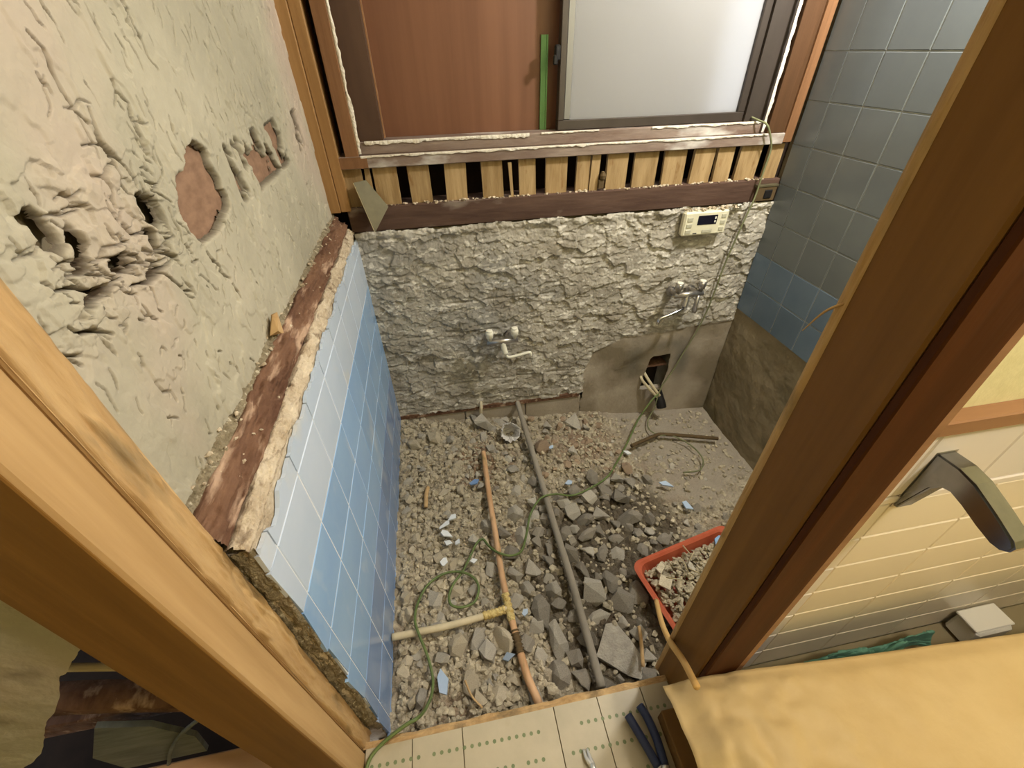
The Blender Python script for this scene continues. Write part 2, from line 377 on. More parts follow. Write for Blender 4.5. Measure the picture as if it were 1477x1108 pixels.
# clay plaster coat with cracks and a broken band
yy = np.linspace(-1.215, 0.02, 840); zz = np.concatenate([np.linspace(1.055, 1.64, 420), np.linspace(1.645, 2.35, 80)])
Yp, Zp = np.meshgrid(yy, zz)
h = 0.005*(fbm(Yp*6, Zp*5, 21)-.5)+0.0022*(fbm(Yp*40, Zp*26, 22)-.5)+0.0016*(fbm(Yp*110, Zp*70, 27)-.5)+.0022*sstep(.56, .6, fbm(Yp*26, Zp*13, 28))+.002*sstep(.52, .55, fbm(Yp*14+3, Zp*9, 29))
crumb = sstep(1.27, 1.31, Zp)*sstep(1.455, 1.40, Zp+.04*(fbm(Yp*20, Zp*20, 5)-.5))*sstep(-.86, -.93, Yp)
wf1, wf2, wc, _, _ = worley(Yp*48+1.6*fbm(Yp*30, Zp*30, 9), Zp*62+1.6*fbm(Yp*30, Zp*30, 19), 31)
h += crumb*(0.007*(wc-.45)+.004*(fbm(Yp*60, Zp*60, 33)-.5)-0.004*sstep(.07, .02, wf2-wf1)*(fbm(Yp*14, Zp*14, 34) > .5))
crack = np.zeros_like(h)
def add_crack(y0, z0, length, width, ang, depth):
    n = max(3, int(length/0.014)); y, z, a = y0, z0, ang
    for k in range(n):
        a2 = a+random.uniform(-.55, .55); st = length/n
        y2 = y+math.sin(a2)*st; z2 = z-math.cos(a2)*st
        wd = width*(0.25+math.sin(math.pi*(k+.5)/n))
        m = (Yp > min(y, y2)-.012) & (Yp < max(y, y2)+.012) & (Zp > min(z, z2)-.012) & (Zp < max(z, z2)+.012)
        if m.any():
            py, pz = Yp[m], Zp[m]; L2 = (y2-y)**2+(z2-z)**2+1e-12
            t = np.clip(((py-y)*(y2-y)+(pz-z)*(z2-z))/L2, 0, 1)
            d = np.hypot(py-(y+t*(y2-y)), pz-(z+t*(z2-z)))
            crack[m] = np.maximum(crack[m], depth*sstep(wd+.0008, wd*.3, d))
        y, z = y2, z2
for k in range(700):
    y0 = random.uniform(-1.2, -.02); z0 = random.uniform(1.08, 2.0)
    up = z0 > 1.4
    L = random.uniform(.008, .042) if up else random.uniform(.006, .024)
    add_crack(y0, z0, L, random.uniform(.0004, .0013 if up else .0010), random.uniform(-.5, .35)+(0 if up else random.uniform(-.8, .3)), random.uniform(.4, 1))
for k in range(95):
    add_crack(random.uniform(-1.2, -.86), random.gauss(1.33, .06), random.uniform(.012, .05), random.uniform(.0006, .0016), random.uniform(-.2, 1.9), random.uniform(.4, .8))
for (y0, z0, L, wd, a) in ((-1.0, 1.52, .1, .003, .2), (-.97, 1.46, .13, .003, .1), (-.80, 1.56, .10, .003, .15), (-.87, 1.27, .07, .003, .3), (-.84, 1.205, .035, .004, .5), (-.96, 1.58, .09, .003, .1),
                           (-1.15, 1.34, .12, .003, 1.3), (-1.12, 1.31, .14, .004, 1.5), (-1.05, 1.30, .12, .004, 1.6), (-1.16, 1.31, .07, .003, 1.0), (-.99, 1.29, .05, .004, .2), (-.9, 1.47, .08, .002, .1)):
    add_crack(y0, z0, L*.8, wd*.6, a, 1.0)
h -= crack*0.013
hole = np.zeros_like(h)
wob = 0.8*(fbm(Yp*28, Zp*28, 41)-.5)+.35*(fbm(Yp*60, Zp*60, 42)-.5)
def ell(cy, cz, ry, rz, rot=0.0):
    global hole
    c, s = math.cos(rot), math.sin(rot)
    u = ((Yp-cy)*c+(Zp-cz)*s)/ry; v = (-(Yp-cy)*s+(Zp-cz)*c)/rz
    dd = (1-np.sqrt(u*u+v*v))*min(ry, rz)+wob*.022
    hole = np.maximum(hole, sstep(-.004, .004, dd))
ell(-.80, 1.335, .080, .046); ell(-.775, 1.372, .040, .030); ell(-.825, 1.302, .055, .022); ell(-.745, 1.315, .03, .02)
ell(-.953, 1.352, .020, .026, .4); ell(-.975, 1.325, .018, .018); ell(-1.085, 1.36, .012, .034, -.5); ell(-1.05, 1.325, .022, .012); ell(-1.115, 1.385, .012, .022, .3)
ell(-1.0, 1.30, .02, .008); ell(-1.1, 1.315, .03, .006, .2)
band = sstep(1.275, 1.29, Zp)*sstep(1.395, 1.37, Zp)*sstep(-.68, -.64, Yp)*sstep(-.07, -.12, Yp)
streak = fbm(Yp*26+.3*Zp*26, Zp*16, 55, 4)+.35*(fbm(Yp*9, Zp*9, 61)-.5)
hole = np.maximum(hole, band*sstep(.36, .52, streak))
h -= hole*0.013
h += 0.003*sstep(.02, .3, hole)*sstep(.9, .4, hole)
Pp = np.stack([-0.060+h, Yp, Zp], -1)
edge = 1.075+0.010*(fbm(yy*16, yy*0, 71)-.5)
keep = (hole[:-1, :-1] < .96) & (Zp[:-1, :-1] > edge[None, :-1])
grid('plaster_coat', Pp, keep, 'plaster', wall_left, attrs={'mask': np.clip(crack*1.0+sstep(.3, .9, hole)*.8, 0, 1)})  # shade of the crack gaps is put into the colour; holes show mud core
box('brace_board', -0.0865, -0.0722, -.905, 0.0, 1.268, 1.405, 'brace', wall_left)
# ledge: grit, old sill timber, mortar bed above the tiles
yl = np.linspace(-1.215, 0.0, 420)
def ledge(name, t0, t1, mat, seed, amp, nt=16, rag=0.08, lift=0.0, fscale=30):
    tt = np.linspace(0, 1, nt); Tm, Ym = np.meshgrid(tt, yl, indexing='ij')
    a = t0+rag*(fbm(yl*22, yl*0+seed, seed)-.5); b = t1+rag*(fbm(yl*22, yl*0+seed+3, seed+7)-.5)
    T = a[None, :]*(1-Tm)+b[None, :]*Tm
    x = -0.064+0.062*T; z = 1.078-0.076*T
    n = amp*(fbm(Ym*fscale, T*9+seed, seed)-.45)+amp*.5*(fbm(Ym*fscale*4, T*40, seed+2)-.5)+lift
    side = sstep(0, .12, Tm)*sstep(1, .88, Tm)
    n = n*side-0.012*(1-side)
    return grid(name, np.stack([x+n*.77, Ym, z+n*.63], -1), None, mat, wall_left, flip=True)
ledge('grit_strip', -0.02, 0.24, 'grit', 2, .010, fscale=50)
ledge('sill_timber', 0.13, 0.74, 'old_timber', 4, .024, 26, .10, .004, 14)
ledge('mortar_edge', 0.68, 1.0, 'mortar_cream', 6, .016, 22, .16, .004, 36)
# mortar bed with rough end, grout sheet, tiles
box('tile_bed', -0.090, -0.0085, -1.205, 0.0, -0.12, 0.995, 'mortar_cream', wall_left)
ze = np.linspace(.2, 1.0, 160); te = np.linspace(0, 1, 22); Te, Ze = np.meshgrid(te, ze)
ne = 0.016*(fbm(Te*3, Ze*26, 91)-.4)+.006*(fbm(Te*12, Ze*90, 92)-.5)
grid('bed_end', np.stack([-0.034+0.033*Te, -1.206-ne*sstep(0, .1, Te)*sstep(1, .9, Te), Ze], -1), None, 'grit', wall_left)
box('grout', -0.0086, -0.0014, -1.200, -0.001, -0.10, 0.952, 'grout', wall_left)
P = 0.1365
tl = {k: tile_mesh('wall_tile_'+k, P-.0032, P-.0032, .0066, 'tile_'+k, 0, 1) for k in ('light', 'blue', 'navy')}
zrows = [0.947-P*(k+1) for k in range(7)]
ycols = [-1.170+P*k for k in range(9)]
def tilt(): return (0, random.uniform(-.004, .004), random.uniform(-.004, .004))
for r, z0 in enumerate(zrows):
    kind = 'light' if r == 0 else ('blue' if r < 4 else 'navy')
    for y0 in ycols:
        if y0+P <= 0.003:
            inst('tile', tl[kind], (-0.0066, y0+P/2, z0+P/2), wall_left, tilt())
        else:
            v, f = prism([(y0+.0016, z0+.0016), (-.001, z0+.0016), (-.001, z0+P-.0016), (y0+.0016, z0+P-.0016)], 0, -0.0066, 0)
            mesh('tile', v, f, 'tile_'+kind, wall_left)
    v, f = prism([(-1.204+random.uniform(-.006, .008), z0+.0016), (-1.1716, z0+.0016), (-1.1716, z0+P-.0016), (-1.206+random.uniform(-.006, .01), z0+P-.0016)], 0, -0.0066, 0)
    mesh('tile', v, f, 'tile_'+kind, wall_left)
for y0 in [-1.170-P]+ycols:                      # broken top row
    ya = max(y0, -1.21); yb = min(y0+P, -.001); n = 14
    ty = [yb-.0016-(yb-ya-.0032)*k/n for k in range(n+1)]
    top = [float(.988+.036*(fbm(np.array(q*22.), np.array(.5), 171)-.5)+.012*(fbm(np.array(q*90.), np.array(.5), 172)-.5)-.02*math.exp(-((q+1.14)/.03)**2)) for q in ty]
    poly = [(ya+.0016, .9486), (yb-.0016, .9486)]+[(yb-.0016-(yb-ya-.0032)*k/n, top[k]) for k in range(n+1)]
    v, f = prism(poly, 0, -0.0066, 0.0); mesh('tile', v, f, 'tile_light', wall_left)

# ---- right wall
wall_right = tagS(box('wall_right', 1.612, 1.76, -1.21, 0.14, -0.2, 2.35, 'dark_concrete'))
yr = np.linspace(-1.21, 0.0, 200); zr = np.linspace(-.15, .56, 130); Yr, Zr = np.meshgrid(yr, zr)
hr = 0.012*(fbm(Yr*7, Zr*7, 101)-.5)+.004*(fbm(Yr*40, Zr*40, 102)-.5)
grid('concrete_base', np.stack([1.604-hr, Yr, Zr], -1), None, 'dark_concrete', wall_right, flip=True)
box('grout', 1.6022, 1.613, -1.205, -0.002, 0.538, 2.35, 'grout_grey', wall_right)
PR = 0.134
trm = {k: tile_mesh('right_tile_'+k, PR-.003, PR-.003, .0066, 'tile_'+k, 0, -1) for k in ('grey', 'slate')}
for r in range(13):
    z0 = .534+PR*r; kind = 'slate' if r < 2 else 'grey'
    for c in range(9):
        yb = -0.1-PR*(c-1)
        if c == 0:
            v, f = prism([(-.0985, z0+.0015), (-.003, z0+.0015), (-.003, z0+PR-.0015), (-.0985, z0+PR-.0015)], 0, 1.6, 1.6066); mesh('tile', v, f, 'tile_'+kind, wall_right)
        elif yb-PR > -1.21:
            inst('tile', trm[kind], (1.6066, yb-PR/2, z0+PR/2), wall_right, tilt())

# ---- back wall
wall_back = tagS(box('wall_back', -0.20, 1.76, 0.115, 0.20, -0.2, 1.19, 'void'))
xb = np.linspace(-0.004, 1.606, 640); zb = np.linspace(-0.15, 1.012, 470); Xb, Zb = np.meshgrid(xb, zb)
ssl = np.interp(Xb, [.85, .925, 1.066, 1.3, 1.62], [.16, .372, .437, .452, .466])
smooth = sstep(.012, -.012, Zb-ssl+.02*(fbm(Xb*20, Zb*20, 130)-.5))*sstep(.87, .90, Xb+.03*(fbm(Xb*9, Zb*25, 131)-.5))
wx = Xb*15+1.3*fbm(Xb*16, Zb*16, 110, 5); wz = Zb*19+1.3*fbm(Xb*16, Zb*16, 111, 5)
f1, f2, cid, dx1, dy1 = worley(wx, wz, 112)
g1, g2, cid2, ex1, ey1 = worley(Xb*40+1.2*fbm(Xb*40, Zb*40, 120), Zb*56+1.2*fbm(Xb*40, Zb*40, 123), 113)
rowp = np.abs(((Zb-.02)/.136+.12*(fbm(Xb*8, Zb*3, 115)-.5)) % 1-.5)*2
rough = 0.009*(cid-.45)-0.0055*dy1*(.3+cid)+0.012*(fbm(Xb*7, Zb*7, 114)-.5)+0.0028*(cid2-.5)-.0018*ey1+.006*(fbm(Xb*50, Zb*50, 117)-.5)+.003*(fbm(Xb*120, Zb*120, 127)-.5)-.006*sstep(.88, 1.0, rowp)*sstep(.4, .7, fbm(Xb*12, Zb*12, 116))
plain = 0.004*(fbm(Xb*9, Zb*9, 118)-.5)+.001*(fbm(Xb*60, Zb*60, 119)-.5)-.004
hb = rough*(1-smooth)+plain*smooth
topl = sstep(.975, .995, Zb+.02*(fbm(Xb*16, Zb*0, 121)-.5))
hb += .012*topl*fbm(Xb*30, Zb*30, 122)
pale = (1-smooth)*np.clip(sstep(.45, .8, cid2)*sstep(.0, -.3, ey1)*.9*sstep(.4, .6, fbm(Xb*10, Zb*10, 124))+.9*sstep(.66, .72, fbm(Xb*34, Zb*70, 128))+topl*.7, 0, 1)*.8
hx = np.array([1.196, 1.221, 1.236, 1.324, 1.330, 1.318]); hz = np.array([.10, .290, .305, .312, .22, .10])
inside = np.zeros(Xb.shape, bool)
xw = Xb+.012*(fbm(Xb*30, Zb*30, 140)-.5); zw = Zb+.012*(fbm(Xb*30, Zb*30, 141)-.5)
j = len(hx)-1
for i in range(len(hx)):
    c = ((hz[i] > zw) != (hz[j] > zw)) & (xw < (hx[j]-hx[i])*(zw-hz[i])/(hz[j]-hz[i]+1e-9)+hx[i])
    inside ^= c; j = i
Pb = np.stack([Xb, 0.0-hb, Zb], -1)
stainm = smooth*np.clip(np.exp(-(((Xb-1.39)/.05)**2+((Zb-.27+.9*(Xb-1.39))/.13)**2))+.9*np.exp(-(((Xb-1.14)/.05)**2+((Zb-.30)/.10)**2))+.7*np.exp(-(((Xb-1.29)/.07)**2+((Zb-.37)/.03)**2)), 0, 1)
edgeb = sstep(.998, 1.012, Zb)
keepb = ~inside[:-1, :-1] & ~(Zb[:-1, :-1] > 1.004+.016*(fbm(xb*18, xb*0, 150)-.5)[None, :-1])
rk = keepb & (smooth[:-1, :-1] < .5) & (Zb[:-1, :-1] > .142); sk = keepb & ~(smooth[:-1, :-1] < .5)
grid('mortar_coat', Pb, rk, 'mortar', wall_back, attrs={'mask': pale, 'mask2': sstep(.45, .25, fbm(Xb*6, Zb*9, 126))*.5})
grid('smooth_render', Pb, sk, 'concrete', wall_back, attrs={'mask': stainm*.8})
# body of the wall behind the coat, built around the pipe opening
for (a, b, c, d) in ((-.01, 1.19, .14, 1.0), (1.335, 1.61, -.15, 1.0), (1.19, 1.335, .315, 1.0)):
    box('wall_core', a, b, .018, .115, c, d, 'dark_concrete', wall_back)
box('recess_back', 1.18, 1.345, .105, .114, -.1, .32, 'void', wall_back)
box('recess_shelf', 1.205, 1.335, .03, .10, .225, .236, 'old_timber', wall_back)
# footing below the mortar coat: brown packing strip and concrete footing blocks
box('packing_strip', -0.005, .875, -.004, .03, .122, .146, 'old_timber', wall_back, .002)
for a, b in ((-.005, .30), (.304, .60), (.604, .885)):
    box('footing_block', a, b, .002, .05, -.12, .122, 'concrete', wall_back, .004)
# smooth render bottom right goes down to the slab
box('footing_block', .889, 1.606, .020, .05, -.14, .09, 'concrete', wall_back)
# beam
box('beam', -0.01, 1.605, 0.003, 0.10, 1.004, 1.086, 'beam', wall_back, .003)
# laths
lx = [(-.01, .062), (.096, .174), (.209, .281), (.328, .401), (.456, .529), (.586, .646), (.680, .758), (.790, .838), (.841, .873), (.902, .979), (1.004, 1.094), (1.120, 1.205), (1.229, 1.308), (1.325, 1.390), (1.412, 1.497), (1.532, 1.588)]
for a, b in lx:
    dz = random.uniform(-.004, .004); sk2 = random.uniform(-.004, .004)
    v, f = prism([(a, 1.086), (b-.001, 1.086), (b-.001+sk2, 1.204+dz), (a+sk2, 1.204+dz)], 1, .018+random.uniform(-.002, .003), .032)
    mesh('lath', v, f, 'wood_lath', wall_back)
v, f = prism([(.553, 1.086), (.562, 1.086), (.556, 1.196), (.544, 1.196)], 1, .008, .017); mesh('lath', v, f, 'wood_lath', wall_back)
v, f = prism([(.064, 1.10), (.088, 1.086), (.088, 1.2), (.072, 1.2)], 1, .020, .032); mesh('lath', v, f, 'wood_lath', wall_back)
# crumbs of mortar on the beam ledge come with the rubble below
# posts of the back wall and window surround
trims = [(-.062, -.028, -.012, .10, 1.078, 2.35, 'wood_orange'), (-.027, .005, -.004, .10, 1.078, 2.35, 'wood_orange'),
         (.025, .066, .004, .10, 1.235, 2.35, 'wood_frame'), (.005, .025, .085, .10, 1.09, 2.35, 'void'),
         (1.487, 1.556, .006, .10, 1.24, 2.35, 'wood_umber'), (1.556, 1.590, -.002, .10, 1.21, 2.35, 'wood_frame'), (1.590, 1.612, .03, .10, 1.0, 2.35, 'void')]
n = 1
for a in trims:
    tagS(box('trim_%d' % n, *a, None, .0015) if a[-1] != 'void' else box('trim_%d' % n, *a)); n += 1
tagS(box('wall_back_upper', -.2, 1.76, .10, .20, 2.12, 2.35, 'yellow_plaster'))
tagS(box('wall_back_side', -.2, .10, .101, .20, 1.19, 2.12, 'void'))
tagS(box('wall_back_side', 1.48, 1.76, .101, .20, 1.19, 2.12, 'void'))
# window
win = tagS(empty('window_1', (.78, .05, 1.205)))
box('bottom_rail', -.024, 1.558, .000, .10, 1.205, 1.240, 'sill_dirty', win, .002)
v, f = boxgeo(-.026, .09, -.003, .02, 1.2065, 1.2385); mesh('rail_end', v, f, 'wood_frame', win)
box('stop_rail', .070, 1.487, .022, .10, 1.240, 1.276, 'sill_dirty', win, .002)
def flake(name, x0, x1, y, z, dx, seed):
    xx = np.linspace(x0, x1, 220); tt = np.linspace(0, 1, 5); Tm, Xm = np.meshgrid(tt, xx, indexing='ij')
    wv = .3+1.1*fbm(xx*40, xx*0, seed)
    return grid(name, np.stack([Xm, y-.003-.002*fbm(Xm*90, Tm*3, seed+1)*np.sin(Tm*3.14), z-dx*wv[None, :]*Tm+.001], -1), None, 'white_edge', win, flip=True)
flake('sealant_line', .072, 1.485, .0, 1.241, .008, 201)
flake('sealant_line', .09, .62, .022, 1.2775, .011, 203)
flake('sealant_line', .66, .86, .022, 1.2775, .007, 205)
flake('sealant_line', 1.05, 1.465, .022, 1.2775, .008, 207)
for (xa, s) in ((.0665, 1), (1.465, -1)):
    zz2 = np.linspace(1.245, 2.1, 260); tt = np.linspace(0, 1, 5); Tm, Zm = np.meshgrid(tt, zz2, indexing='ij')
    wv = .004+.012*fbm(zz2*34, zz2*0, 211+int(xa))
    grid('jamb_sealant', np.stack([xa+Tm*wv[None, :], .010-.004*fbm(Zm*60, Tm*3, 212)*np.sin(Tm*3.14), Zm], -1), None, 'white_edge', win, flip=False)
box('jamb_board', .066, .148, .030, .10, 1.276, 2.12, 'jamb', win)
box('jamb_board', 1.402, 1.487, .034, .10, 1.276, 2.12, 'bronze', win)
box('edge_bead', .1485, .1525, .082, .098, 1.276, 2.12, 'wood_trim', win)
box('head_board', -.06, 1.60, .01, .10, 2.12, 2.2, 'wood_frame', win)
sash = box('sash_bottom', .722, 1.402, .045, .075, 1.277, 1.306, 'bronze', win, .002)
box('sash_stile', .722, .742, .044, .076, 1.306, 2.12, 'bronze', win, .002)
box('sash_stile', .742, .766, .050, .072, 1.306, 2.12, 'bronze_highlight', win, .003)
box('sash_stile', 1.376, 1.402, .045, .075, 1.306, 2.12, 'bronze', win, .002)
box('pane', .764, 1.378, .057, .063, 1.300, 2.12, 'glass', win)
box('latch', .704, .722, .040, .058, 1.465, 1.505, 'black', win, .004)
box('latch_lever', .698, .712, .034, .044, 1.455, 1.480, 'black', win, .003)
# board standing outside behind the left half and most of the pane
pb = tag(box('board_panel', .10, 1.27, .102, .125, 1.24, 2.3, 'panel'), 'brown wood-grain board closing the open half of the window', 'board')
tp = tag(mesh('green_strip', *merge(boxgeo(.672, .690, .094, .1015, 1.262, 1.530), boxgeo(.690, .6935, .090, .1015, 1.262, 1.530)), 'green_tape'), 'upright green plastic strip on the brown board beside the window sash', 'strip')

# ---- front: posts, threshold, washroom walls and floor
box_post = merge(boxgeo(-.126, -.030, -1.310, -1.258, .20, 2.35, .003), boxgeo(-.126, -.040, -1.262, -1.248, .20, 2.35))
t_left = tagS(mesh('trim_%d' % n, *box_post, 'wood_post')); n += 1
zz3 = np.linspace(.2, 2.0, 400); tt = np.linspace(0, 1, 30); Tm, Zm = np.meshgrid(tt, zz3)
nn3 = .006*(fbm(Tm*3, Zm*14, 301)-.5)+.003*(fbm(Tm*14, Zm*60, 302)-.5)+.004*sstep(.55, .65, fbm(Tm*4, Zm*9, 303))
sd = sstep(0, .08, Tm)*sstep(1, .92, Tm)
# rough, mortar-stained rear half of the left post
P3 = np.stack([-.031+nn3*sd-.006*(1-sd), -1.252+.043*Tm, Zm], -1)
grid('rough_face', P3, None, 'wood_rough', t_left)
box('stained_face', -.1265, -.0325, -1.3125, -1.3095, .2, 2.35, 'wood_brown', t_left, .001)
box('rear_half', -.126, -.034, -1.251, -1.209, .2, 2.35, 'wood_rough', t_left)

t_right = tagS(box('trim_%d' % n, .708, .800, -1.303, -1.207, .20, 2.35, 'wood_brown', None, .003)); n += 1
grid('ragged_arris', np.stack([.7075-.007*fbm(Zm*12, Tm*2, 311)*np.sin(Tm*3.14)*(.3+fbm(Zm*5, Tm*0, 315)), -1.216+.013*Tm, Zm], -1), None, 'wood_rough', t_right, flip=True)
tube('splinter', [(.7075, -1.212, 1.275), (.694, -1.205, 1.262), (.682, -1.200, 1.236)], lambda t: .0022-.0016*t, 'wood_rough', t_right, 5)
mesh('knot', *lathe(.707, -1.225, 1.60, [(.004, 0), (.012, .008), (.010, .022), (.003, .03)], 10), 'wood_dark', t_right, smooth=True)
box('casing', .711, .786, -1.314, -1.303, .20, 2.35, 'wood_dark', t_right, .002)
box('casing_edge', .786, .803, -1.312, -1.29, .20, 2.35, 'wood_trim', t_right, .002)

wall_front = tagS(box('wall_front', .80, 2.5, -1.249, -1.208, .1, 2.35, 'yellow_plaster'))
box('grout', .80, 2.5, -1.2575, -1.248, .25, 1.088, 'beige_grout', wall_front)
box('wood_rail', .80, 2.5, -1.272, -1.248, 1.090, 1.116, 'wood_trim', wall_front, .002)
bt = tile_mesh('cream_tile', .197, .0945, .0045, 'beige_tile', 1, -1)
ct = tile_mesh('cap_tile', .147, .139, .0055, 'beige_cap', 1, -1)
for c in range(11):
    inst('cap_tile', ct, (.842+.15*c, -1.2557, 1.0165), wall_front)
box('pencil_tile', .80, 2.5, -1.262, -1.2555, .927, .943, 'beige_cap', wall_front, .002)
for r in range(7):
    box('edge_tile', .803, .9285, -1.2612, -1.2557, .8765-.0975*r-.047, .8765-.0975*r+.047, 'beige_cap', wall_front, .0015)
    for c in range(8):
        inst('tile', bt, (1.03+.2*c+(.0 if r % 2 else .0), -1.2557, .8765-.0975*r), wall_front)
# plaster of the washroom wall left of the doorway, ragged lower edge over a dark gap
xl = np.linspace(-1.2, -.128, 240); Xl, Tl = np.meshgrid(xl, np.linspace(0, 1, 260)); Zl = Xl*0
lim = np.interp(Xl, [-1.2, -.60, -.475, -.405, -.337, -.30, -.27, -.21, -.12], [.42, .50, .61, .68, .77, .83, .88, .94, 1.02])
lim = lim+.035*(fbm(Xl*20, Xl*0, 331)-.5)
Zl = lim+(2.35-lim)*Tl**1.4
hl = .012*(fbm(Xl*9, Zl*9, 332)-.5)+.005*(fbm(Xl*40, Zl*40, 333)-.5)
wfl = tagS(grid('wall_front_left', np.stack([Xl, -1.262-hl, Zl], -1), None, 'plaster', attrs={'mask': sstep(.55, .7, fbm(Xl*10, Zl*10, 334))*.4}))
grid('plaster_back', np.stack([Xl, -1.235+0*Zl, Zl+.02*(1-Tl)], -1), None, 'dark_concrete', wfl, flip=True)
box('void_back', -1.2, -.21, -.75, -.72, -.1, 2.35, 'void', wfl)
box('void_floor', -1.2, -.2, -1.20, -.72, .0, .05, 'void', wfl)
tube('diagonal_brace', [(-.62, -1.16, .60), (-.46, -1.17, .60), (-.25, -1.17, .47), (-.14, -1.17, .40)], .026, 'old_timber', wfl, 6)
box('sill_rail', -.95, -.20, -1.16, -1.10, .42, .47, 'old_timber', wfl, .003)
tube('bamboo_lath', [(-.285, -1.25, .884), (-.24, -1.25, .862), (-.15, -1.25, .815)], .0055, 'bamboo', wfl)

fl2 = tagS(box('floor_washroom', -1.2, 2.5, -3.3, -1.262, .10, .2455, 'floor_grout'))
box('floor_slab', -.03, .708, -1.262, -1.252, .10, .2455, 'floor_grout', fl2)
PF = .1105
FS = [-.028, .077, .192, .412, .521, .632, .705]
for a, b in zip(FS[:-1], FS[1:]):
    bx = boxgeo(-(b-a)/2+.0012, (b-a)/2-.0012, -.0985, .0985, 0, .0055)
    me = bpy.data.meshes.new('washroom_tile'); me.from_pydata(bx[0], [], bx[1]); me.materials.append(MAT['floor_tile'])
    for r in range(9):
        inst('tile', me, ((a+b)/2, -1.3525-.2*r, .245), fl2)
dv = []
for r in range(8):
    for k in range(42):
        if random.random() < .05 or (.36 < -.012+.0172*k < .46 and random.random() < .6): continue
        cx = -.012+.0172*k; cy = -1.288-.018*cx-.0495*r
        if cx > .69: continue
        ring = [(cx+.0042*math.cos(a), cy+.0042*math.sin(a)) for a in np.linspace(0, 2*math.pi, 9)[:-1]]
        dv.append(prism(ring, 2, .2500, .2508))
d = mesh('printed_dots', *merge(*dv), 'dot', fl2); d['kind'] = 'stuff'
sill = tagS(empty('trim_%d' % n, (.34, -1.23, .1))); n += 1
xx = np.linspace(-.034, .712, 260); tt = np.linspace(0, 1, 14); Tm, Xm = np.meshgrid(tt, xx, indexing='ij')
hz2 = .010*(fbm(Xm*14, Tm*2, 341)-.5)+.006*(fbm(Xm*60, Tm*9, 342)-.5)
grid('sill_top', np.stack([Xm, -1.254+.019*Tm+.010*Tm*(fbm(Xm*20, Tm*0, 343)-.5), .249-.010*Tm+hz2*np.sin(Tm*3.14)-.06*sstep(.88, 1, Tm)], -1), None, 'wood_rough', sill, flip=True)
box('sill_core', -.034, .712, -1.254, -1.240, -.05, .232, 'dark_concrete', sill)
rub_edge = [(.50+.02*k, -1.22, .2) for k in range(3)]
tagS(box('ceiling', -1.2, 2.5, -3.3, .2, 2.35, 2.40, 'ceiling'))
tagS(box('wall_washroom_rear_unseen', -1.26, 2.56, -3.36, -3.3, .1, 2.35, 'yellow_plaster'))  # unseen wall, added to shut out ambient world light
tagS(box('wall_washroom_left', -1.26, -1.2, -3.3, -1.2, .1, 2.35, 'yellow_plaster'))
tagS(box('wall_washroom_right', 2.5, 2.56, -3.3, -1.2, .1, 2.35, 'yellow_plaster'))

# ================================================================== RUBBLE
def rock_geo(seed, flat=.7, npts=16):
    r = random.Random(seed)
    bm = bmesh.new()
    for _ in range(npts):
        while True:
            p = Vector((r.uniform(-1, 1), r.uniform(-1, 1), r.uniform(-1, 1)))
            if .55 < p.length < 1.05: break
        p = Vector((p.x*.5, p.y*.5, p.z*.5*flat)); bm.verts.new(p)
    res = bmesh.ops.convex_hull(bm, input=bm.verts[:])
    bmesh.ops.delete(bm, geom=[e for e in res['geom_interior'] if isinstance(e, bmesh.types.BMVert)], context='VERTS')
    bmesh.ops.delete(bm, geom=[vv for vv in bm.verts if not vv.link_faces], context='VERTS')
    bmesh.ops.dissolve_limit(bm, angle_limit=.18, verts=bm.verts[:], edges=bm.edges[:])
    bmesh.ops.triangulate(bm, faces=[ff for ff in bm.faces if len(ff.verts) > 4])
    bm.verts.index_update(); bm.normal_update()
    vv = np.array([tuple(q.co) for q in bm.verts])
    ff = [[q.index for q in fc.verts] for fc in bm.faces]
    bm.free()
    lo, hi = vv.min(0), vv.max(0); vv = (vv-(lo+hi)/2)/(hi-lo); vv[:, 2] *= flat
    return vv, ff
RG = [rock_geo(100+k, random.uniform(.45, .85), 13+k % 7) for k in range(14)]
RM = {}
for mk in ('stone_grey', 'stone_dark', 'stone_pale', 'stone_brown'):
    RM[mk] = []
    for k, (v, f) in enumerate(RG):
        me = bpy.data.meshes.new('rock_'+mk+str(k)); me.from_pydata(v.tolist(), [], f); me.materials.append(MAT[mk]); me.update(); RM[mk].append(me)
TONE = {'stone_grey': 'angular grey concrete chunk', 'stone_dark': 'dark grey broken concrete chunk', 'stone_pale': 'pale beige mortar chunk', 'stone_brown': 'brownish stone'}
def zone(x, y):
    if y > -.14: return 'at the foot of the rough back wall'
    if x < .34: return 'between the blue tiled wall and the copper pipe' if y > -.95 else 'between the cream branch pipe and the threshold'
    if x < .565: return 'between the copper pipe and the grey pipe'
    if y < -.93: return 'between the grey pipe and the right door post'
    if x > .74 and y < -.74: return 'beside the orange tray'
    if y > -.42: return 'on the reddish soil mound' if x < 1.06 else 'on the bare concrete by the bent rod'
    return 'on the rubble heap past the grey pipe' if x < .98 else 'on the bare soil beyond the orange tray'
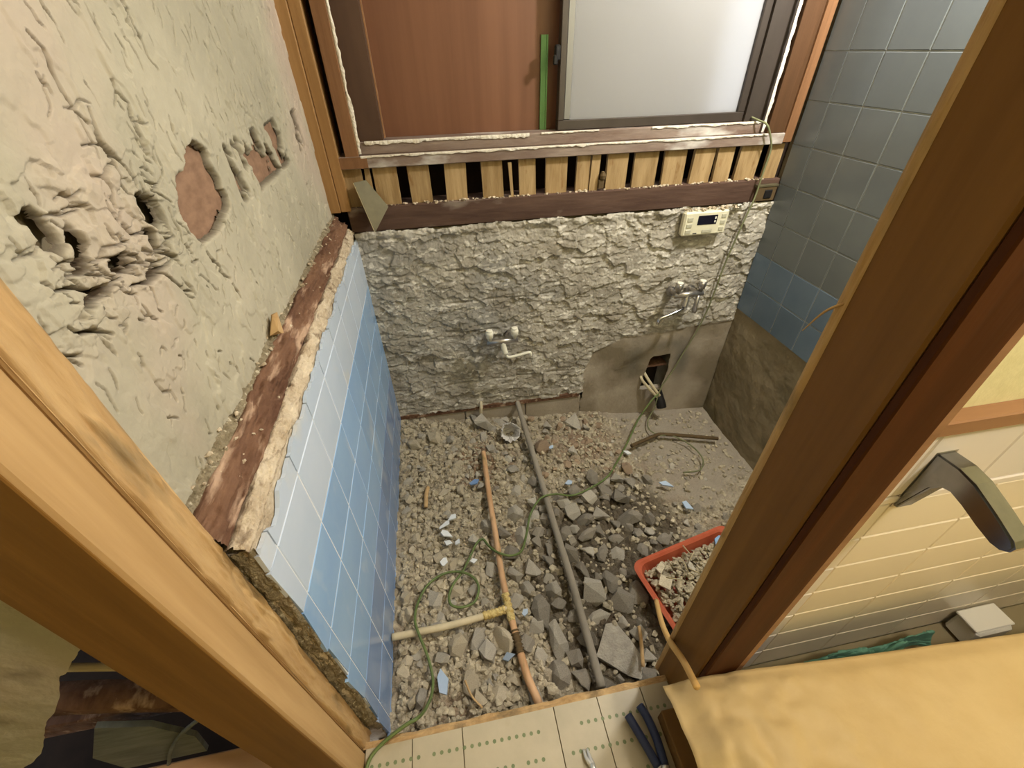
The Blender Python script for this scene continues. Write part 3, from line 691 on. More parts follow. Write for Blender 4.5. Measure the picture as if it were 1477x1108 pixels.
ST = [(0.036, -0.857, 0.029, 0.043), (0.126, -0.873, 0.048, 0.063), (0.316, -0.793, 0.042, 0.057), (0.191, -0.757, 0.026, 0.042), (0.394, -0.817, 0.042, 0.052), (0.286, -0.811, 0.036, 0.046), (0.188, -1.021, 0.054, 0.058), (0.247, -1.012, 0.045, 0.068), (0.274, -1.049, 0.045, 0.058), (0.322, -1.017, 0.041, 0.083), (0.389, -1.043, 0.05, 0.05), (0.459, -0.949, 0.059, 0.098), (0.488, -1.045, 0.051, 0.093), (0.429, -1.074, 0.045, 0.041), (0.463, -1.131, 0.07, 0.075), (0.529, -1.101, 0.045, 0.054), (0.529, -1.16, 0.048, 0.052), (0.214, -1.118, 0.047, 0.063), (0.289, -1.154, 0.05, 0.046), (0.075, -1.136, 0.041, 0.049), (0.46, -0.804, 0.053, 0.063), (0.637, -0.839, 0.032, 0.08), (0.607, -0.772, 0.055, 0.076), (0.398, -0.732, 0.06, 0.071), (0.535, -0.744, 0.033, 0.055), (0.56, -0.983, 0.044, 0.034), (0.428, -0.996, 0.052, 0.047), (0.641, -0.923, 0.071, 0.091), (0.722, -0.887, 0.057, 0.063), (0.728, -0.961, 0.085, 0.075), (0.797, -0.94, 0.067, 0.067), (0.641, -0.997, 0.073, 0.044), (0.708, -0.634, 0.071, 0.041), (0.888, -0.656, 0.084, 0.054), (0.67, -0.6, 0.06, 0.066), (0.779, -0.614, 0.066, 0.054), (0.886, -0.553, 0.081, 0.062), (0.76, -0.538, 0.062, 0.056), (0.839, -0.5, 0.057, 0.064), (0.868, -0.694, 0.035, 0.035), (0.646, -0.554, 0.055, 0.037), (0.698, -0.706, 0.08, 0.034), (0.614, -0.688, 0.057, 0.051), (0.822, -0.668, 0.041, 0.035), (0.832, -0.087, 0.075, 0.082), (0.854, -0.461, 0.045, 0.052), (0.807, -0.439, 0.052, 0.065), (0.981, -0.405, 0.047, 0.054), (1.057, -0.464, 0.033, 0.053), (0.913, -0.451, 0.059, 0.039), (0.803, -0.732, 0.057, 0.034), (0.904, -0.712, 0.041, 0.047), (0.15, -0.139, 0.055, 0.069), (0.439, -0.572, 0.059, 0.059), (0.449, -0.673, 0.056, 0.079), (0.462, -0.041, 0.059, 0.037), (0.339, -0.022, 0.044, 0.044), (0.426, -0.085, 0.043, 0.029), (0.174, -0.448, 0.054, 0.042), (0.321, -0.615, 0.046, 0.057), (0.065, -0.186, 0.067, 0.04), (0.046, -0.232, 0.039, 0.033), (0.497, -0.03, 0.045, 0.03), (0.245, -0.3, 0.052, 0.039), (0.633, -0.242, 0.069, 0.083), (0.473, -0.351, 0.052, 0.052), (0.378, -0.066, 0.087, 0.065)]
ST = [(a, b, c*1.12, d*1.12) for a, b, c, d in ST]
placed = [(a, b, max(c, d)/2) for a, b, c, d in ST]+[(.665, -1.105, .075)]
def dens(x, y):
    s = .45
    if x > 1.0: s = .12 if y > -.6 else .35
    if .38 < x < .95 and y < -.5: s = 1.0
    return s
tries = 0
while len(ST) < 298 and tries < 40000:
    tries += 1
    x = random.uniform(.02, 1.35); y = random.uniform(-1.19, -.03)
    if random.random() > dens(x, y): continue
    big = .38 < x < 1.0 and y < -.45
    s = random.uniform(.030, .066) if big else random.uniform(.020, .046)
    if x > 1.0 and y > -.55: s *= .7
    if .78 < x < 1.3 and -1.16 < y < -.8: continue
    if any((x-a)**2+(y-b)**2 < (.80*(s/2+r))**2 for a, b, r in placed): continue
    placed.append((x, y, s/2)); ST.append((x, y, s*random.uniform(.8, 1.2), s*random.uniform(.8, 1.2)))
NB = len(ST)
for i, (x, y, sx, sy) in enumerate(ST):
    if x < .36: mk = 'stone_pale' if random.random() < .6 else 'stone_grey'
    elif .6 < x < 1.05 and y > -.42: mk = 'stone_brown' if random.random() < .6 else 'stone_grey'
    else: mk = random.choice(['stone_grey', 'stone_dark', 'stone_dark'] if x > .5 and y < -.45 else ['stone_grey', 'stone_grey', 'stone_dark'])
    k = random.randrange(14); me = RM[mk][k]
    sz = .5*(sx+sy)*random.uniform(.9, 1.15)
    hgt = RG[k][0][:, 2].max()*2*sz
    o = inst('stone', me, (x, y, gz(x, y)+hgt*.22), None, (random.uniform(-.25, .25), random.uniform(-.25, .25), random.uniform(-.5, .5)), (sx, sy, sz))
    tag(o, TONE[mk]+' '+zone(x, y), 'stone', TONE[mk]+'s '+zone(x, y))
# flagstone by the threshold
v, f = rock_geo(501, .4, 22); v = v*np.array([.145, .17, .11])
fs = tag(mesh('flagstone', v+np.array([.665, -1.105, gz(.665, -1.105)+.015]), f, 'stone_grey'), 'largest flat grey concrete slab piece beside the grey pipe by the threshold', 'stone')

# fine gravel nobody could count
def gravel(name, n, fx, parent=None, mat='gravel', smin=.006, smax=.020):
    V, Fc = [], []; c = 0
    for _ in range(n):
        x, y, z = fx()
        gv, gf = RG[random.randrange(14)]
        s = random.uniform(smin, smax)*(1 if random.random() < .8 else 1.5); a = random.uniform(0, 6.28); ca, sa = math.cos(a), math.sin(a)
        q = gv*np.array([s*random.uniform(.7, 1.3), s, s*random.uniform(.7, 1.2)])
        q = np.stack([q[:, 0]*ca-q[:, 1]*sa+x, q[:, 0]*sa+q[:, 1]*ca+y, q[:, 2]+z+s*.15], 1)
        V.append(q); Fc += [[i+c for i in ff] for ff in gf]; c += len(q)
    o = mesh(name, np.concatenate(V), Fc, mat, parent); o['kind'] = 'stuff'; return o
PA = np.array(placed)
def fgr():
    while True:
        x = random.uniform(.016, 1.575); y = random.uniform(-1.205, -.024)
        p = 1.0 if x < .45 else ((.6 if y > -.45 else .22) if x < 1.0 else (.16 if y > -.6 else .2))
        if random.random() > p or (x > .80 and -1.17 < y < -.80): continue
        if np.any((x-PA[:, 0])**2+(y-PA[:, 1])**2 < (.75*PA[:, 2])**2): continue
        return x, y, gz(x, y)
o = gravel('gravel', 5200, fgr); tag(o, 'fine beige gravel and mortar crumbs between the stones', 'gravel')
o = gravel('mortar_crumbs', 150, lambda: (random.uniform(.02, 1.55), random.uniform(.004, .016), 1.0865), wall_back, 'mortar_cream', .004, .012)
o = gravel('mortar_crumbs', 130, lambda: (lambda t, y: (-.06+.05*t, y, 1.082-.072*t))(random.random()**1.5*.9, random.uniform(-1.18, -.03)), wall_left, 'mortar_cream', .003, .008)

# ================================================================== PIPES AND CORDS
tag(tube('grey_pipe', [(.562, .012, .136), (.566, -.10, .115), (.572, -.257, .093), (.575, -.51, .086), (.576, -.673, .084), (.579, -.864, .084), (.577, -1.043, .084), (.575, -1.195, .084)], .0125, 'grey_pipe', seg=12), 'long dusty grey pipe running across the rubble from back wall to threshold', 'pipe')
cp = empty('copper_pipe', (.355, -.7, .09))
tube('pipe_run', [(.360, -.25, .085), (.358, -.285, .104), (.354, -.415, .108), (.351, -.553, .110), (.351, -.704, .112), (.349, -.809, .112), (.352, -.905, .112), (.356, -.971, .110), (.361, -1.02, .106)], .0105, 'copper', cp, seg=12)
tube('pipe_end', [(.366, -1.075, .100), (.369, -1.10, .103), (.375, -1.143, .104), (.39, -1.195, .098), (.395, -1.215, .09)], .0115, 'copper', cp, seg=12)
tube('torn_joint', [(.360, -1.01, .106), (.363, -1.04, .102), (.366, -1.075, .100)], lambda t: .012+.004*math.sin(t*40), 'rusty_rod', cp, seg=12, sub=8)
tube('branch', [(.352, -.945, .110), (.278, -.957, .118), (.171, -.973, .136), (.071, -.98, .150), (.002, -.984, .158)], .0105, 'cream_pipe', cp, seg=12)
tube('lagging', [(.350, -.90, .112), (.353, -.94, .111), (.357, -.985, .109)], lambda t: .0125+.0015*math.sin(t*31), 'lagging', cp, seg=12, sub=10)
tube('lagging', [(.340, -.947, .111), (.305, -.953, .114), (.270, -.958, .119)], lambda t: .0125+.0015*math.sin(t*37), 'lagging', cp, seg=12, sub=10)
tag(cp, 'orange copper pipe with a cream branch pipe tee lying over the rubble', 'pipe')
tag(tube('pipe_stub', [(.384, .01, .168), (.382, -.022, .160), (.378, -.028, .12), (.374, -.03, .06)], .008, 'cream_pipe', seg=10), 'short cream pipe stub bent down at the foot of the back wall', 'pipe')

wallpts = [(1.425, .030, 1.290), (1.441, .005, 1.282), (1.459, -.016, 1.272), (1.482, -.02, 1.239), (1.502, -.02, 1.194), (1.501, -.02, 1.126), (1.497, -.022, 1.029), (1.484, -.024, 0.965), (1.466, -.024, 0.857), (1.452, -.024, 0.754), (1.444, -.024, 0.643), (1.433, -.024, 0.542), (1.411, -.022, 0.435), (1.376, -.02, 0.322), (1.337, -.03, 0.224), (1.292, -.045, 0.157), (1.272, -.06, .095), (1.262, -.07, 0.03), (1.225, -.10, -.015), (1.205, -.16, -.022), (1.235, -.215, -.015), (1.29, -.22, -.02), (1.35, -.273, -.03), (1.376, -.345, -.034), (1.365, -.401, -.034), (1.318, -.446, -.028), (1.237, -.450, -.02)]
tag(tube('thin_cord', wallpts, .0034, 'cord_dull', seg=7), 'dusty thin cord hanging from the window sill down the back wall', 'cord')
fw = [(1.275, -.055, .112), (1.24, -.075, .105), (1.19, -.10, .055), (1.151, -0.125, 0.012), (1.044, -0.259, 0.022), (0.946, -0.374, 0.034), (0.866, -0.455, 0.040), (0.77, -0.507, 0.053), (0.686, -0.536, 0.066), (0.613, -0.54, 0.098), (0.551, -0.551, 0.103), (0.498, -0.603, 0.085), (0.463, -0.69, 0.084), (0.432, -0.755, 0.100), (0.392, -0.78, 0.125), (0.352, -0.766, 0.130), (0.322, -0.726, 0.115), (0.304, -0.687, 0.105), (0.28, -0.699, 0.106), (0.25, -0.75, 0.110), (0.222, -0.798, 0.114), (0.189, -0.838, 0.120), (0.171, -0.879, 0.124), (0.178, -0.909, 0.124), (0.212, -0.919, 0.120), (0.25, -0.906, 0.114), (0.268, -0.863, 0.110), (0.254, -0.826, 0.113), (0.215, -0.804, 0.122), (0.158, -0.803, 0.127), (0.105, -0.836, 0.135), (0.075, -0.892, 0.143), (0.07, -0.95, 0.166), (0.08, -0.99, 0.170), (0.099, -1.039, 0.140), (0.109, -1.076, 0.135), (0.114, -1.11, 0.135), (0.110, -1.15, 0.155), (.102, -1.195, .22), (0.090, -1.219, 0.259), (0.065, -1.228, 0.264), (0.026, -1.244, 0.260), (-0.004, -1.262, 0.258), (-0.020, -1.285, 0.258), (-0.024, -1.33, 0.258), (-.02, -1.45, .256)]
tag(tube('extension_cable', fw, .0042, 'cord', seg=8), 'green cord looping over the rubble and across the doorway threshold', 'cord')
tag(tube('bent_rod', [(1.052, -.286, .022), (1.13, -.25, .005), (1.211, -.216, -.010), (1.251, -.210, -.016), (1.36, -.232, -.026), (1.521, -.268, -.042)], .009, 'rusty_rod', seg=8), 'bent dark rusty rod lying on the bare concrete at the right', 'rod')
# drain fitting in the wall opening
dr = empty('drain_fitting', (1.27, -.03, .02))
tube('flow_pipe', [(1.205, .06, .225), (1.195, .0, .185), (1.235, -.035, .135), (1.272, -.055, .095)], .0075, 'cream_pipe', dr)
tube('flow_pipe', [(1.212, .04, .215), (1.222, .0, .19), (1.255, -.035, .14), (1.285, -.055, .10)], .0075, 'cream_pipe', dr)
v1 = tubegeo([(1.285, -.02, .105), (1.297, -.062, .055), (1.300, -.075, .035)], .024, 14, 4, caps=False)
mesh('socket', *v1, 'black', dr, smooth=True)
mesh('socket_floor', *tubegeo([(1.294, -.05, .07), (1.296, -.055, .063)], .0235, 14, 1, False), 'black', dr)
tag(dr, 'black drain socket with two cream pipes in the opening of the back wall', 'pipe fitting')

# ================================================================== TAPS
def faucet(xl_, xr_, zb_, yb_, spout, outlet, label, caps):
    e = empty('wall_faucet', ((xl_+xr_)/2, 0, zb_-.05))
    tube('body', [(xl_-.012, yb_, zb_), (xr_+.012, yb_, zb_)], .0125, 'chrome_dull', e, 12, spline=False)
    for x in (xl_+.008, xr_-.008):
        tube('wall_leg', [(x, .02, zb_-.012), (x, yb_*.5, zb_-.006), (x, yb_, zb_)], .011, 'chrome_dull', e, 12)
        mesh('flange', *tubegeo([(x, -.002, zb_-.012), (x, -.016, zb_-.011)], .021, 16, 1, False), 'chrome_dull', e)
    for x in (xl_, xr_):
        hd = mesh('handle', *lathe(x, yb_, zb_+.008, [(.009, 0), (.009, .012), (.0145, .016), (.0165, .034), (.015, .044), (.008, .046)]), 'white_plastic' if caps else 'chrome_dull', e, smooth=True)
        mesh('handle_cap', *lathe(x, yb_, zb_+.053, [(.0135, 0), (.0135, .004), (.009, .006)]), 'white_plastic', hd, smooth=True)
    mesh('outlet', *tubegeo(outlet, .0115, 14, 4, True), 'chrome_dull' if not caps else 'white_plastic', e, smooth=True)
    mesh('outlet_hole', *tubegeo([outlet[-1], tuple(Vector(outlet[-1])+(Vector(outlet[-1])-Vector(outlet[-2])).normalized()*.0012)], .006, 10, 1, False), 'black', e)
    tube('spout', spout, .0062, 'chrome' if not caps else 'white_plastic', e, 10)
    return tag(e, label, 'faucet')
faucet(.437, .541, .545, -.075, [(.500, -.085, .480), (.514, -.088, .470), (.555, -.088, .474), (.598, -.088, .482), (.606, -.088, .478), (.608, -.088, .466)], [(.490, -.075, .545), (.494, -.080, .515), (.500, -.088, .488)],
       'dull white two-handle faucet on the rough mortar in the middle of the back wall', True)
faucet(1.236, 1.338, .672, -.075, [(1.268, -.092, .618), (1.245, -.100, .612), (1.205, -.104, .600), (1.168, -.104, .588), (1.158, -.104, .578), (1.157, -.104, .560)], [(1.282, -.075, .672), (1.276, -.086, .645), (1.268, -.094, .622)],
       'chrome two-handle wall faucet with curved spout above the drain opening', False)
mesh('shower_outlet', *lathe(1.330, -.08, .585, [(.010, 0), (.0115, .01), (.009, .03), (.0085, .08)]), 'chrome_dull', bpy.data.objects['wall_faucet.001'], smooth=True)

# ================================================================== REMOTE PANEL
rp = empty('bath_remote_panel', (1.308, -.02, .90))
box('case', 1.216, 1.400, -.036, -.006, .905, .996, 'remote', rp, .006)
box('screen', 1.272, 1.352, -.0375, -.034, .946, .981, 'screen', rp, .0008)
for zc in (.923, .946, .969):
    box('button', 1.228, 1.252, -.0385, -.034, zc-.008, zc+.008, 'button', rp, .002)
for zc in (.926, .951, .975):
    box('button', 1.368, 1.388, -.0385, -.034, zc-.008, zc+.008, 'button', rp, .002)
box('button', 1.298, 1.340, -.038, -.034, .913, .928, 'button', rp, .003)
for zc in (.957, .970):
    box('display_digit', 1.341, 1.347, -.0382, -.037, zc-.004, zc+.004, 'white_plastic', rp)
box('name_mark', 1.262, 1.278, -.0364, -.0355, .9125, .9165, 'screen', rp)
box('mounting_back', 1.235, 1.382, -.010, .008, .915, .985, 'white_plastic', rp)
tag(rp, 'cream bath heater remote panel with dark display mounted under the beam', 'control panel')
gravel('mortar_lumps', 60, lambda: (random.uniform(1.215, 1.44), random.uniform(-.03, -.004), .998+random.uniform(-.002, .004)), wall_back, 'mortar_cream', .004, .012)

# small corroded metal box at beam end
mb = empty('metal_bracket_box', (1.55, -.01, 1.005))
box('box_body', 1.508, 1.590, -.012, .004, 1.010, 1.062, 'rusty_rod', mb, .003)
box('box_socket', 1.540, 1.572, -.016, -.011, 1.020, 1.052, 'black', mb, .003)
box('box_flange', 1.500, 1.592, -.014, .004, 1.062, 1.070, 'metal_sheet', mb, .001)
tag(mb, 'corroded metal box fixed to the right end of the brown beam', 'bracket')

# bent sheet of metal stuck on the laths
ps = empty('sheet_metal_offcut', (.09, -.02, 1.03))
A = np.array([(.034, -.012, 1.168), (.072, .006, 1.170), (.128, -.004, 1.086), (.074, -.055, 1.020)], float)
nrm = np.cross(A[1]-A[0], A[3]-A[0]); nrm /= np.linalg.norm(nrm)
mesh('sheet', np.concatenate([A, A-nrm*.002]), [(0, 1, 2, 3), (7, 6, 5, 4), (0, 4, 5, 1), (1, 5, 6, 2), (2, 6, 7, 3), (3, 7, 4, 0)], 'metal_sheet', ps)
tube('bright_edge', [tuple(A[0]), tuple((A[0]+A[3])/2), tuple(A[3])], .0016, 'pale_edge', ps, 6)
tag(ps, 'grey-olive sheet metal offcut leaning at the left end of the brown beam', 'metal sheet')
# small plug on a lath
tag(mesh('cable_clip', *merge(boxgeo(.872, .892, .006, .018, 1.092, 1.122, .002), lathe(.886, .010, 1.125, [(.010, 0), (.012, .012), (.006, .024)], 10)), 'rusty_rod'), 'small dark clip fixed on a wooden lath under the window', 'clip')

# ================================================================== SHARDS AND SCRAPS
def shard(x, y, z, sx, sy, seed, mat, label, rz, group=None, tiltv=.2):
    r = random.Random(seed); k = r.randint(4, 6)
    an = sorted(r.uniform(0, 6.28) for _ in range(k)); an = [2*math.pi*i/k+r.uniform(-.4, .4) for i in range(k)]
    poly = [(sx*.5*math.cos(a)*r.uniform(.75, 1.1), sy*.5*math.sin(a)*r.uniform(.75, 1.1)) for a in an]
    v, f = prism(poly, 2, -.003, .003)
    o = mesh('tile_shard', v, f, mat, origin=(0, 0, 0)); o.location = (x, y, z); WL[o.name] = Vector((x, y, z))
    o.rotation_euler = (r.uniform(-tiltv, tiltv), r.uniform(-tiltv, tiltv), rz)
    return tag(o, label, 'tile shard', group)
gw = 'small white tile shards in the gravel'
for i, (x, y, z, sx, sy, rz) in enumerate([(.175, -.655, .130, .055, .028, -.6), (.201, -.590, .125, .045, .028, .8), (.172, -.620, .130, .05, .022, .4), (.213, -.693, .123, .03, .02, .9), (.18, -.69, .125, .035, .022, -.5), (.261, -.769, .115, .028, .02, .2), (.161, -.764, .131, .036, .026, .9)]):
    shard(x, y, z, sx, sy, 600+i, 'shard_white', 'small white tile shard in the beige gravel near the blue tiled wall', rz, gw)
shard(.142, -1.118, .140, .034, .085, 621, 'shard_blue', 'long pale blue tile shard by the green cord near the threshold', .25)
shard(.300, -.429, .110, .05, .03, 622, 'tile_navy', 'grey-blue tile shard beside the upper end of the copper pipe', .3)
shard(1.154, -.632, .004, .06, .045, 623, 'shard_blue', 'pale blue tile shard on the bare soil next to the orange tray', -.6)
shard(1.116, -.509, .004, .07, .03, 624, 'shard_blue', 'grey-blue curved tile shard on the dusty concrete', -.5)
shard(.690, -.469, .066, .032, .028, 625, 'shard_blue', 'square light blue tile chip between stones beside the grey pipe', .3)
shard(1.010, -.329, .030, .04, .026, 626, 'shard_white', 'small pale tile chip on the soil mound near the bent rod', -.7)
shard(.403, -.959, .095, .03, .02, 627, 'shard_blue', 'tiny pale blue chip beside the copper pipe tee', .8)
shard(.664, -.278, .085, .03, .02, 628, 'shard_blue', 'small blue chip on the soil at the far end of the grey pipe', .4)
shard(.330, -1.075, .100, .05, .03, 629, 'tile_slate', 'slate blue tile scrap half buried by the torn pipe joint', .4)
# crumpled foil cup
bm = bmesh.new(); bmesh.ops.create_cone(bm, cap_ends=True, segments=14, radius1=.030, radius2=.044, depth=.085)
bmesh.ops.subdivide_edges(bm, edges=bm.edges[:], cuts=2)
top = [ff for ff in bm.faces if ff.normal.z > .9]
bmesh.ops.delete(bm, geom=top, context='FACES')
r = random.Random(3)
for q in bm.verts: q.co += Vector((r.uniform(-.006, .006), r.uniform(-.006, .006), r.uniform(-.006, .006)))
bm.verts.index_update(); v = np.array([tuple(q.co) for q in bm.verts]); f = [[q.index for q in ff.verts] for ff in bm.faces]; bm.free()
Rm = np.array(Matrix.Rotation(1.0, 3, 'X') @ Matrix.Rotation(.5, 3, 'Z'))
cu = mesh('crumpled_cup', v@Rm.T+np.array([.497, -.150, .098]), f, 'foil'); tag(cu, 'crumpled off-white cup lying on the rubble between the two pipes', 'cup')
sm = cu.modifiers.new('s', 'SOLIDIFY'); sm.thickness = .0015

def splinter(pts, rr, label, cat='stick', mat='wood_chip'):
    return tag(tube('wood_splinter' if cat == 'stick' else cat, pts, rr, mat, seg=5, spline=len(pts) > 2), label, cat)
splinter([(.750, -1.055, .060), (.735, -1.10, .072), (.711, -1.165, .078)], .006, 'thin wooden stick lying on the rubble beside the flat slab piece')
splinter([(.115, -.43, .125), (.108, -.47, .128), (.104, -.52, .12)], .009, 'pale wood splinter in the gravel next to the blue tiled wall')
splinter([(.20, -1.12, .125), (.215, -1.16, .125), (.24, -1.19, .12)], .003, 'thin pale straw by the threshold')
# wood chip on the left ledge
v, f = rock_geo(77, .4, 12); v = v*np.array([.018, .045, .10])
tag(mesh('wood_chip', v+np.array([-.045, -.785, 1.092]), f, 'wood_chip'), 'orange wood chip standing on the ledge above the blue tiled wall', 'wood chip')

# ================================================================== ORANGE TRAY WITH DEBRIS
tr = empty('orange_tray', (1.0, -.95, .03))
def rrect(x0, x1, y0, y1, rad, n2=5):
    pts = []
    for cx, cy, a0 in ((x1-rad, y1-rad, 0), (x0+rad, y1-rad, 90), (x0+rad, y0+rad, 180), (x1-rad, y0+rad, 270)):
        for k in range(n2+1):
            a = math.radians(a0+90*k/n2); pts.append((cx+rad*math.cos(a), cy+rad*math.sin(a)))
    return pts
ca, sa = math.cos(.20), math.sin(.20)
def TR(p, z):
    x, y = p; return (.797+x*ca-y*sa*1.0, -.876+x*sa+y*ca, z)
rings = []
for inset, z in ((.030, .030), (.006, .088), (-.004, .092), (-.006, .100), (.004, .104), (.012, .098), (.034, .040)):
    rings.append([TR(p, z-.00) for p in rrect(inset, .40-inset, -.30+inset, -inset, .035)])
nr = len(rings[0]); V = [p for rg in rings for p in rg]
F2 = [[i*nr+k, i*nr+(k+1) % nr, (i+1)*nr+(k+1) % nr, (i+1)*nr+k] for i in range(len(rings)-1) for k in range(nr)]
F2 += [list(range(nr))[::-1], [(len(rings)-1)*nr+k for k in range(nr)]]
mesh('tray_shell', V, F2, 'orange', tr, smooth=False)
tag(tr, 'orange-red plastic tray heaped with debris behind the right door post', 'tray')
def fdb():
    a, b = random.uniform(.03, .37), random.uniform(-.27, -.03); p = TR((a, b), 0); return p[0], p[1], 0.074+.022*math.sin(a*8)*math.sin(-b*10)+random.uniform(-.02, .012)
o = gravel('tray_debris', 1300, fdb, None, 'gravel', .007, .019); tag(o, 'grey and beige debris filling the orange tray', 'debris')
for i, (a, b, sx, sy, mt, lb) in enumerate([(.06, -.10, .055, .06, 'stone_pale', 'pinkish beige flat tile fragment on the debris in the orange tray'), (.33, -.05, .07, .045, 'tile_blue', 'blue tile fragment on the debris at the edge of the orange tray'),
                                            (.075, -.05, .05, .03, 'stone_pale', 'pale mortar crust lying on the debris in the orange tray'), (.17, -.09, .05, .03, 'stone_grey', 'grey flat fragment on the debris in the orange tray')]):
    p = TR((a, b), .112); shard(p[0], p[1], .112, sx, sy, 700+i, mt, lb, .5*i)
for i in range(5):
    p = TR((random.uniform(.1, .25), random.uniform(-.16, -.03)), .11); a = random.uniform(0, 3)
    tag(tube('straw', [p, (p[0]+.045*math.cos(a), p[1]+.045*math.sin(a), .118)], .0022, 'bamboo', seg=5, spline=False), 'short pale straw on the debris in the orange tray', 'straw', 'straws in the tray')
tag(tube('wooden_rod', [(.813, -1.016, .125), (.748, -1.125, .266), (.7005, -1.212, .390), (.683, -1.278, .464), (.668, -1.338, .513)], .0072, 'stick', seg=10), 'pale wooden rod leaning from the orange tray onto the kraft paper', 'rod')

# ================================================================== FOREGROUND RIGHT
crate = tag(box('cardboard_box', .74, 1.75, -2.0, -1.44, .2515, .470, 'cardboard', None, .004), 'brown cardboard box hidden under the kraft paper', 'box')
u = np.linspace(0, 1, 150); t = np.linspace(0, 1, 120); U, T = np.meshgrid(u, t)
Xp2 = .626+1.20*U; Yp2 = -1.309-.072*(Xp2-.626)-.72*T
wr = .020*(fbm(Xp2*6+Yp2*3, Yp2*7, 401)-.5)+.024*np.abs(fbm(Xp2*12+Yp2*8, Yp2*10-Xp2*4, 402)-.5)*2*sstep(1.15, .7, Xp2)+.008*(np.abs(fbm(Xp2*22, Yp2*26, 403)-.5)*2)*sstep(1.05, .7, Xp2)
Zp2 = .486+wr-.03*sstep(.09, 0, U)**2-.012*sstep(.05, 0, T)
Zp2 -= .006*np.exp(-((Xp2-.700-.02*np.sin(Yp2*9))/.010)**2)*sstep(0, .1, T)
pp = grid('kraft_paper', np.stack([Xp2, Yp2, Zp2], -1), None, 'paper', flip=True)
sm = pp.modifiers.new('thickness', 'SOLIDIFY'); sm.thickness = .0015; sm.offset = -1
tag(pp, 'large creased kraft paper sheet spread over the box beside the doorway', 'paper')
# teal cloth behind the paper, white container at right
vt, ftt = rock_geo(88, .5, 20)
tg = grid('teal_cloth', np.stack([1.02+.36*U, -1.295+.025*np.sin(U*9)*T-.03*T, 0.296+.06*fbm(U*7, T*3, 411)-.04*T], -1), None, 'teal')
sm = tg.modifiers.new('thickness', 'SOLIDIFY'); sm.thickness = .003
tag(tg, 'teal green cloth peeping out between the cream tiles and the kraft paper', 'cloth')
wb = empty('white_container', (1.546, -1.297, .2515))
box('tub', 1.492, 1.600, -1.325, -1.268, .2515, .318, 'white_box', wb, .006)
box('lid', 1.488, 1.604, -1.318, -1.264, .318, .325, 'white_box', wb, .002)
tag(wb, 'white plastic container against the cream tiles behind the kraft paper', 'container')
# chrome bracket on the cream tiles
br = empty('chrome_bracket', (.95, -1.261, .92))
prof = [(-1.2603, 1.039), (-1.2603, .919), (-1.266, .9205), (-1.274, .955), (-1.281, .985), (-1.289, .9995), (-1.300, 1.003), (-1.319, .998), (-1.345, .988), (-1.366, .982), (-1.377, .983), (-1.385, .990), (-1.386, .999), (-1.380, 1.006), (-1.350, 1.021), (-1.314, 1.0365), (-1.290, 1.041)]
bm = bmesh.new(); v, f = prism(prof, 0, .935, .966)
vs_ = [bm.verts.new(p) for p in v]
for q in f: bm.faces.new([vs_[i] for i in q])
bmesh.ops.recalc_face_normals(bm, faces=bm.faces[:])
bmesh.ops.bevel(bm, geom=[e for e in bm.edges if abs(e.verts[0].co.x-e.verts[1].co.x) < 1e-6], offset=.0025, segments=2, affect='EDGES')
bm.verts.index_update(); v = [tuple(q.co) for q in bm.verts]; f = [[q.index for q in ff.verts] for ff in bm.faces]; bm.free()
mesh('arm', v, f, 'bracket', br)
box('base_plate', .932, .969, -1.2615, -1.2598, .916, 1.042, 'chrome_dull', br, .0006)
tag(br, 'polished chrome curved bracket arm mounted on the cream tiled wall', 'bracket')
# blue-handled pliers
pl = empty('pliers', (.61, -1.36, .2505))
tube('grip', [(.578, -1.306, .268), (.585, -1.33, .270), (.597, -1.37, .270), (.607, -1.405, .268)], .0095, 'blue_grip', pl, 10)
tube('grip', [(.612, -1.293, .268), (.620, -1.32, .270), (.624, -1.36, .270), (.622, -1.405, .268)], .0095, 'blue_grip', pl, 10)
tube('jaw', [(.607, -1.405, .268), (.616, -1.43, .268), (.622, -1.47, .268), (.626, -1.50, .266)], lambda t: .010-.006*t, 'tool_steel', pl, 8)
tube('jaw', [(.622, -1.405, .268), (.618, -1.43, .268), (.630, -1.47, .268), (.632, -1.50, .266)], lambda t: .010-.006*t, 'tool_steel', pl, 8)
mesh('pivot', *tubegeo([(.616, -1.428, .256), (.616, -1.428, .283)], .008, 12, 1, False), 'tool_steel', pl)
tag(pl, 'navy blue handled pliers lying on the cream floor tiles', 'pliers')
fk = empty('pry_bar', (.465, -1.42, .2505))
tube('shaft', [(.468, -1.372, .262), (.476, -1.43, .264), (.492, -1.55, .262)], .007, 'tool_steel', fk, 10)
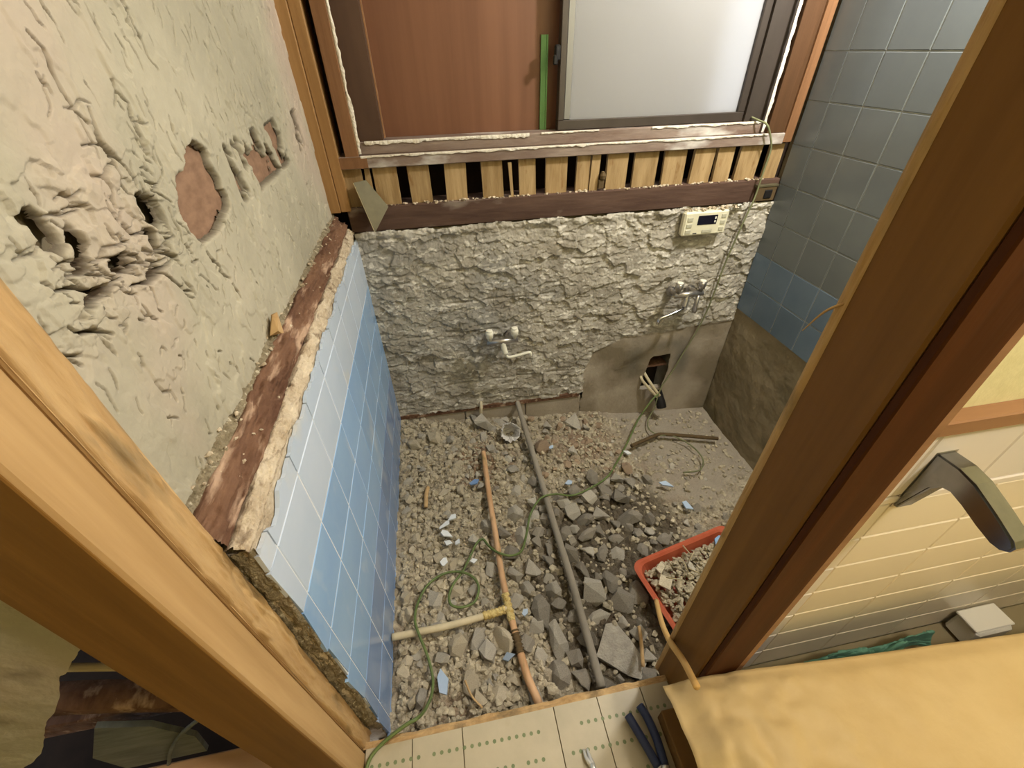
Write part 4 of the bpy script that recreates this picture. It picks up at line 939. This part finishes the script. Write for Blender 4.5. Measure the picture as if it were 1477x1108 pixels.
tube('prong', [(.4665, -1.374, .262), (.460, -1.362, .260), (.4585, -1.345, .255)], lambda t: .006-.003*t, 'tool_steel', fk, 8)
tube('prong', [(.4695, -1.374, .262), (.468, -1.362, .260), (.467, -1.345, .255)], lambda t: .006-.003*t, 'tool_steel', fk, 8)
tag(fk, 'bright steel pry bar with forked tip lying on the cream floor tiles', 'pry bar')
cs = tag(box('cardboard_scrap', .648, .700, -1.45, -1.318, .2515, .30, 'cardboard', None, .002), 'dark brown cardboard scrap standing beside the kraft paper near the pliers', 'cardboard')

# ================================================================== FOREGROUND LEFT GAP
tag(mesh('slate_sheet', *merge(prism([(-.445, .545), (-.375, .50), (-.34, .40), (-.36, .30), (-.52, .30), (-.53, .40)], 1, -1.205, -1.195)), 'slate_sheet'), 'grey-blue slate piece leaning in the dark gap left of the left door post', 'sheet')
tag(tube('grey_cable', [(-.44, -1.21, .29), (-.385, -1.215, .39), (-.331, -1.21, .458), (-.26, -1.20, .50), (-.18, -1.20, .51)], .004, 'slate_sheet'), 'thin grey cable curving through the dark gap beside the left post', 'cable')
tag(box('floor_board', -1.1, -.128, -1.33, -1.207, .2515, .285, 'pink_board', None, .003), 'pink-beige board at the foot of the plaster left of the doorway', 'board')

# ================================================================== LAMP FITTINGS (above the picture)
wl = empty('wall_lamp', (1.59, -.62, 1.93))
mesh('base', *tubegeo([(1.599, -.62, 2.0), (1.580, -.62, 2.0)], .055, 20, 1, False), 'white_plastic', wl)
mesh('socket', *tubegeo([(1.580, -.62, 2.0), (1.558, -.62, 2.0)], .022, 16, 1, False), 'white_plastic', wl)
tag(wl, 'white round wall lamp base high on the grey tiled wall', 'lamp')
cl = empty('ceiling_lamp', (1.25, -1.85, 2.31))
mesh('base', *tubegeo([(1.25, -1.85, 2.35), (1.25, -1.85, 2.325)], .07, 20, 1, False), 'white_plastic', cl)
mesh('socket', *tubegeo([(1.25, -1.85, 2.325), (1.25, -1.85, 2.29)], .024, 16, 1, False), 'white_plastic', cl)
tag(cl, 'white round ceiling lamp base above the kraft paper', 'lamp')
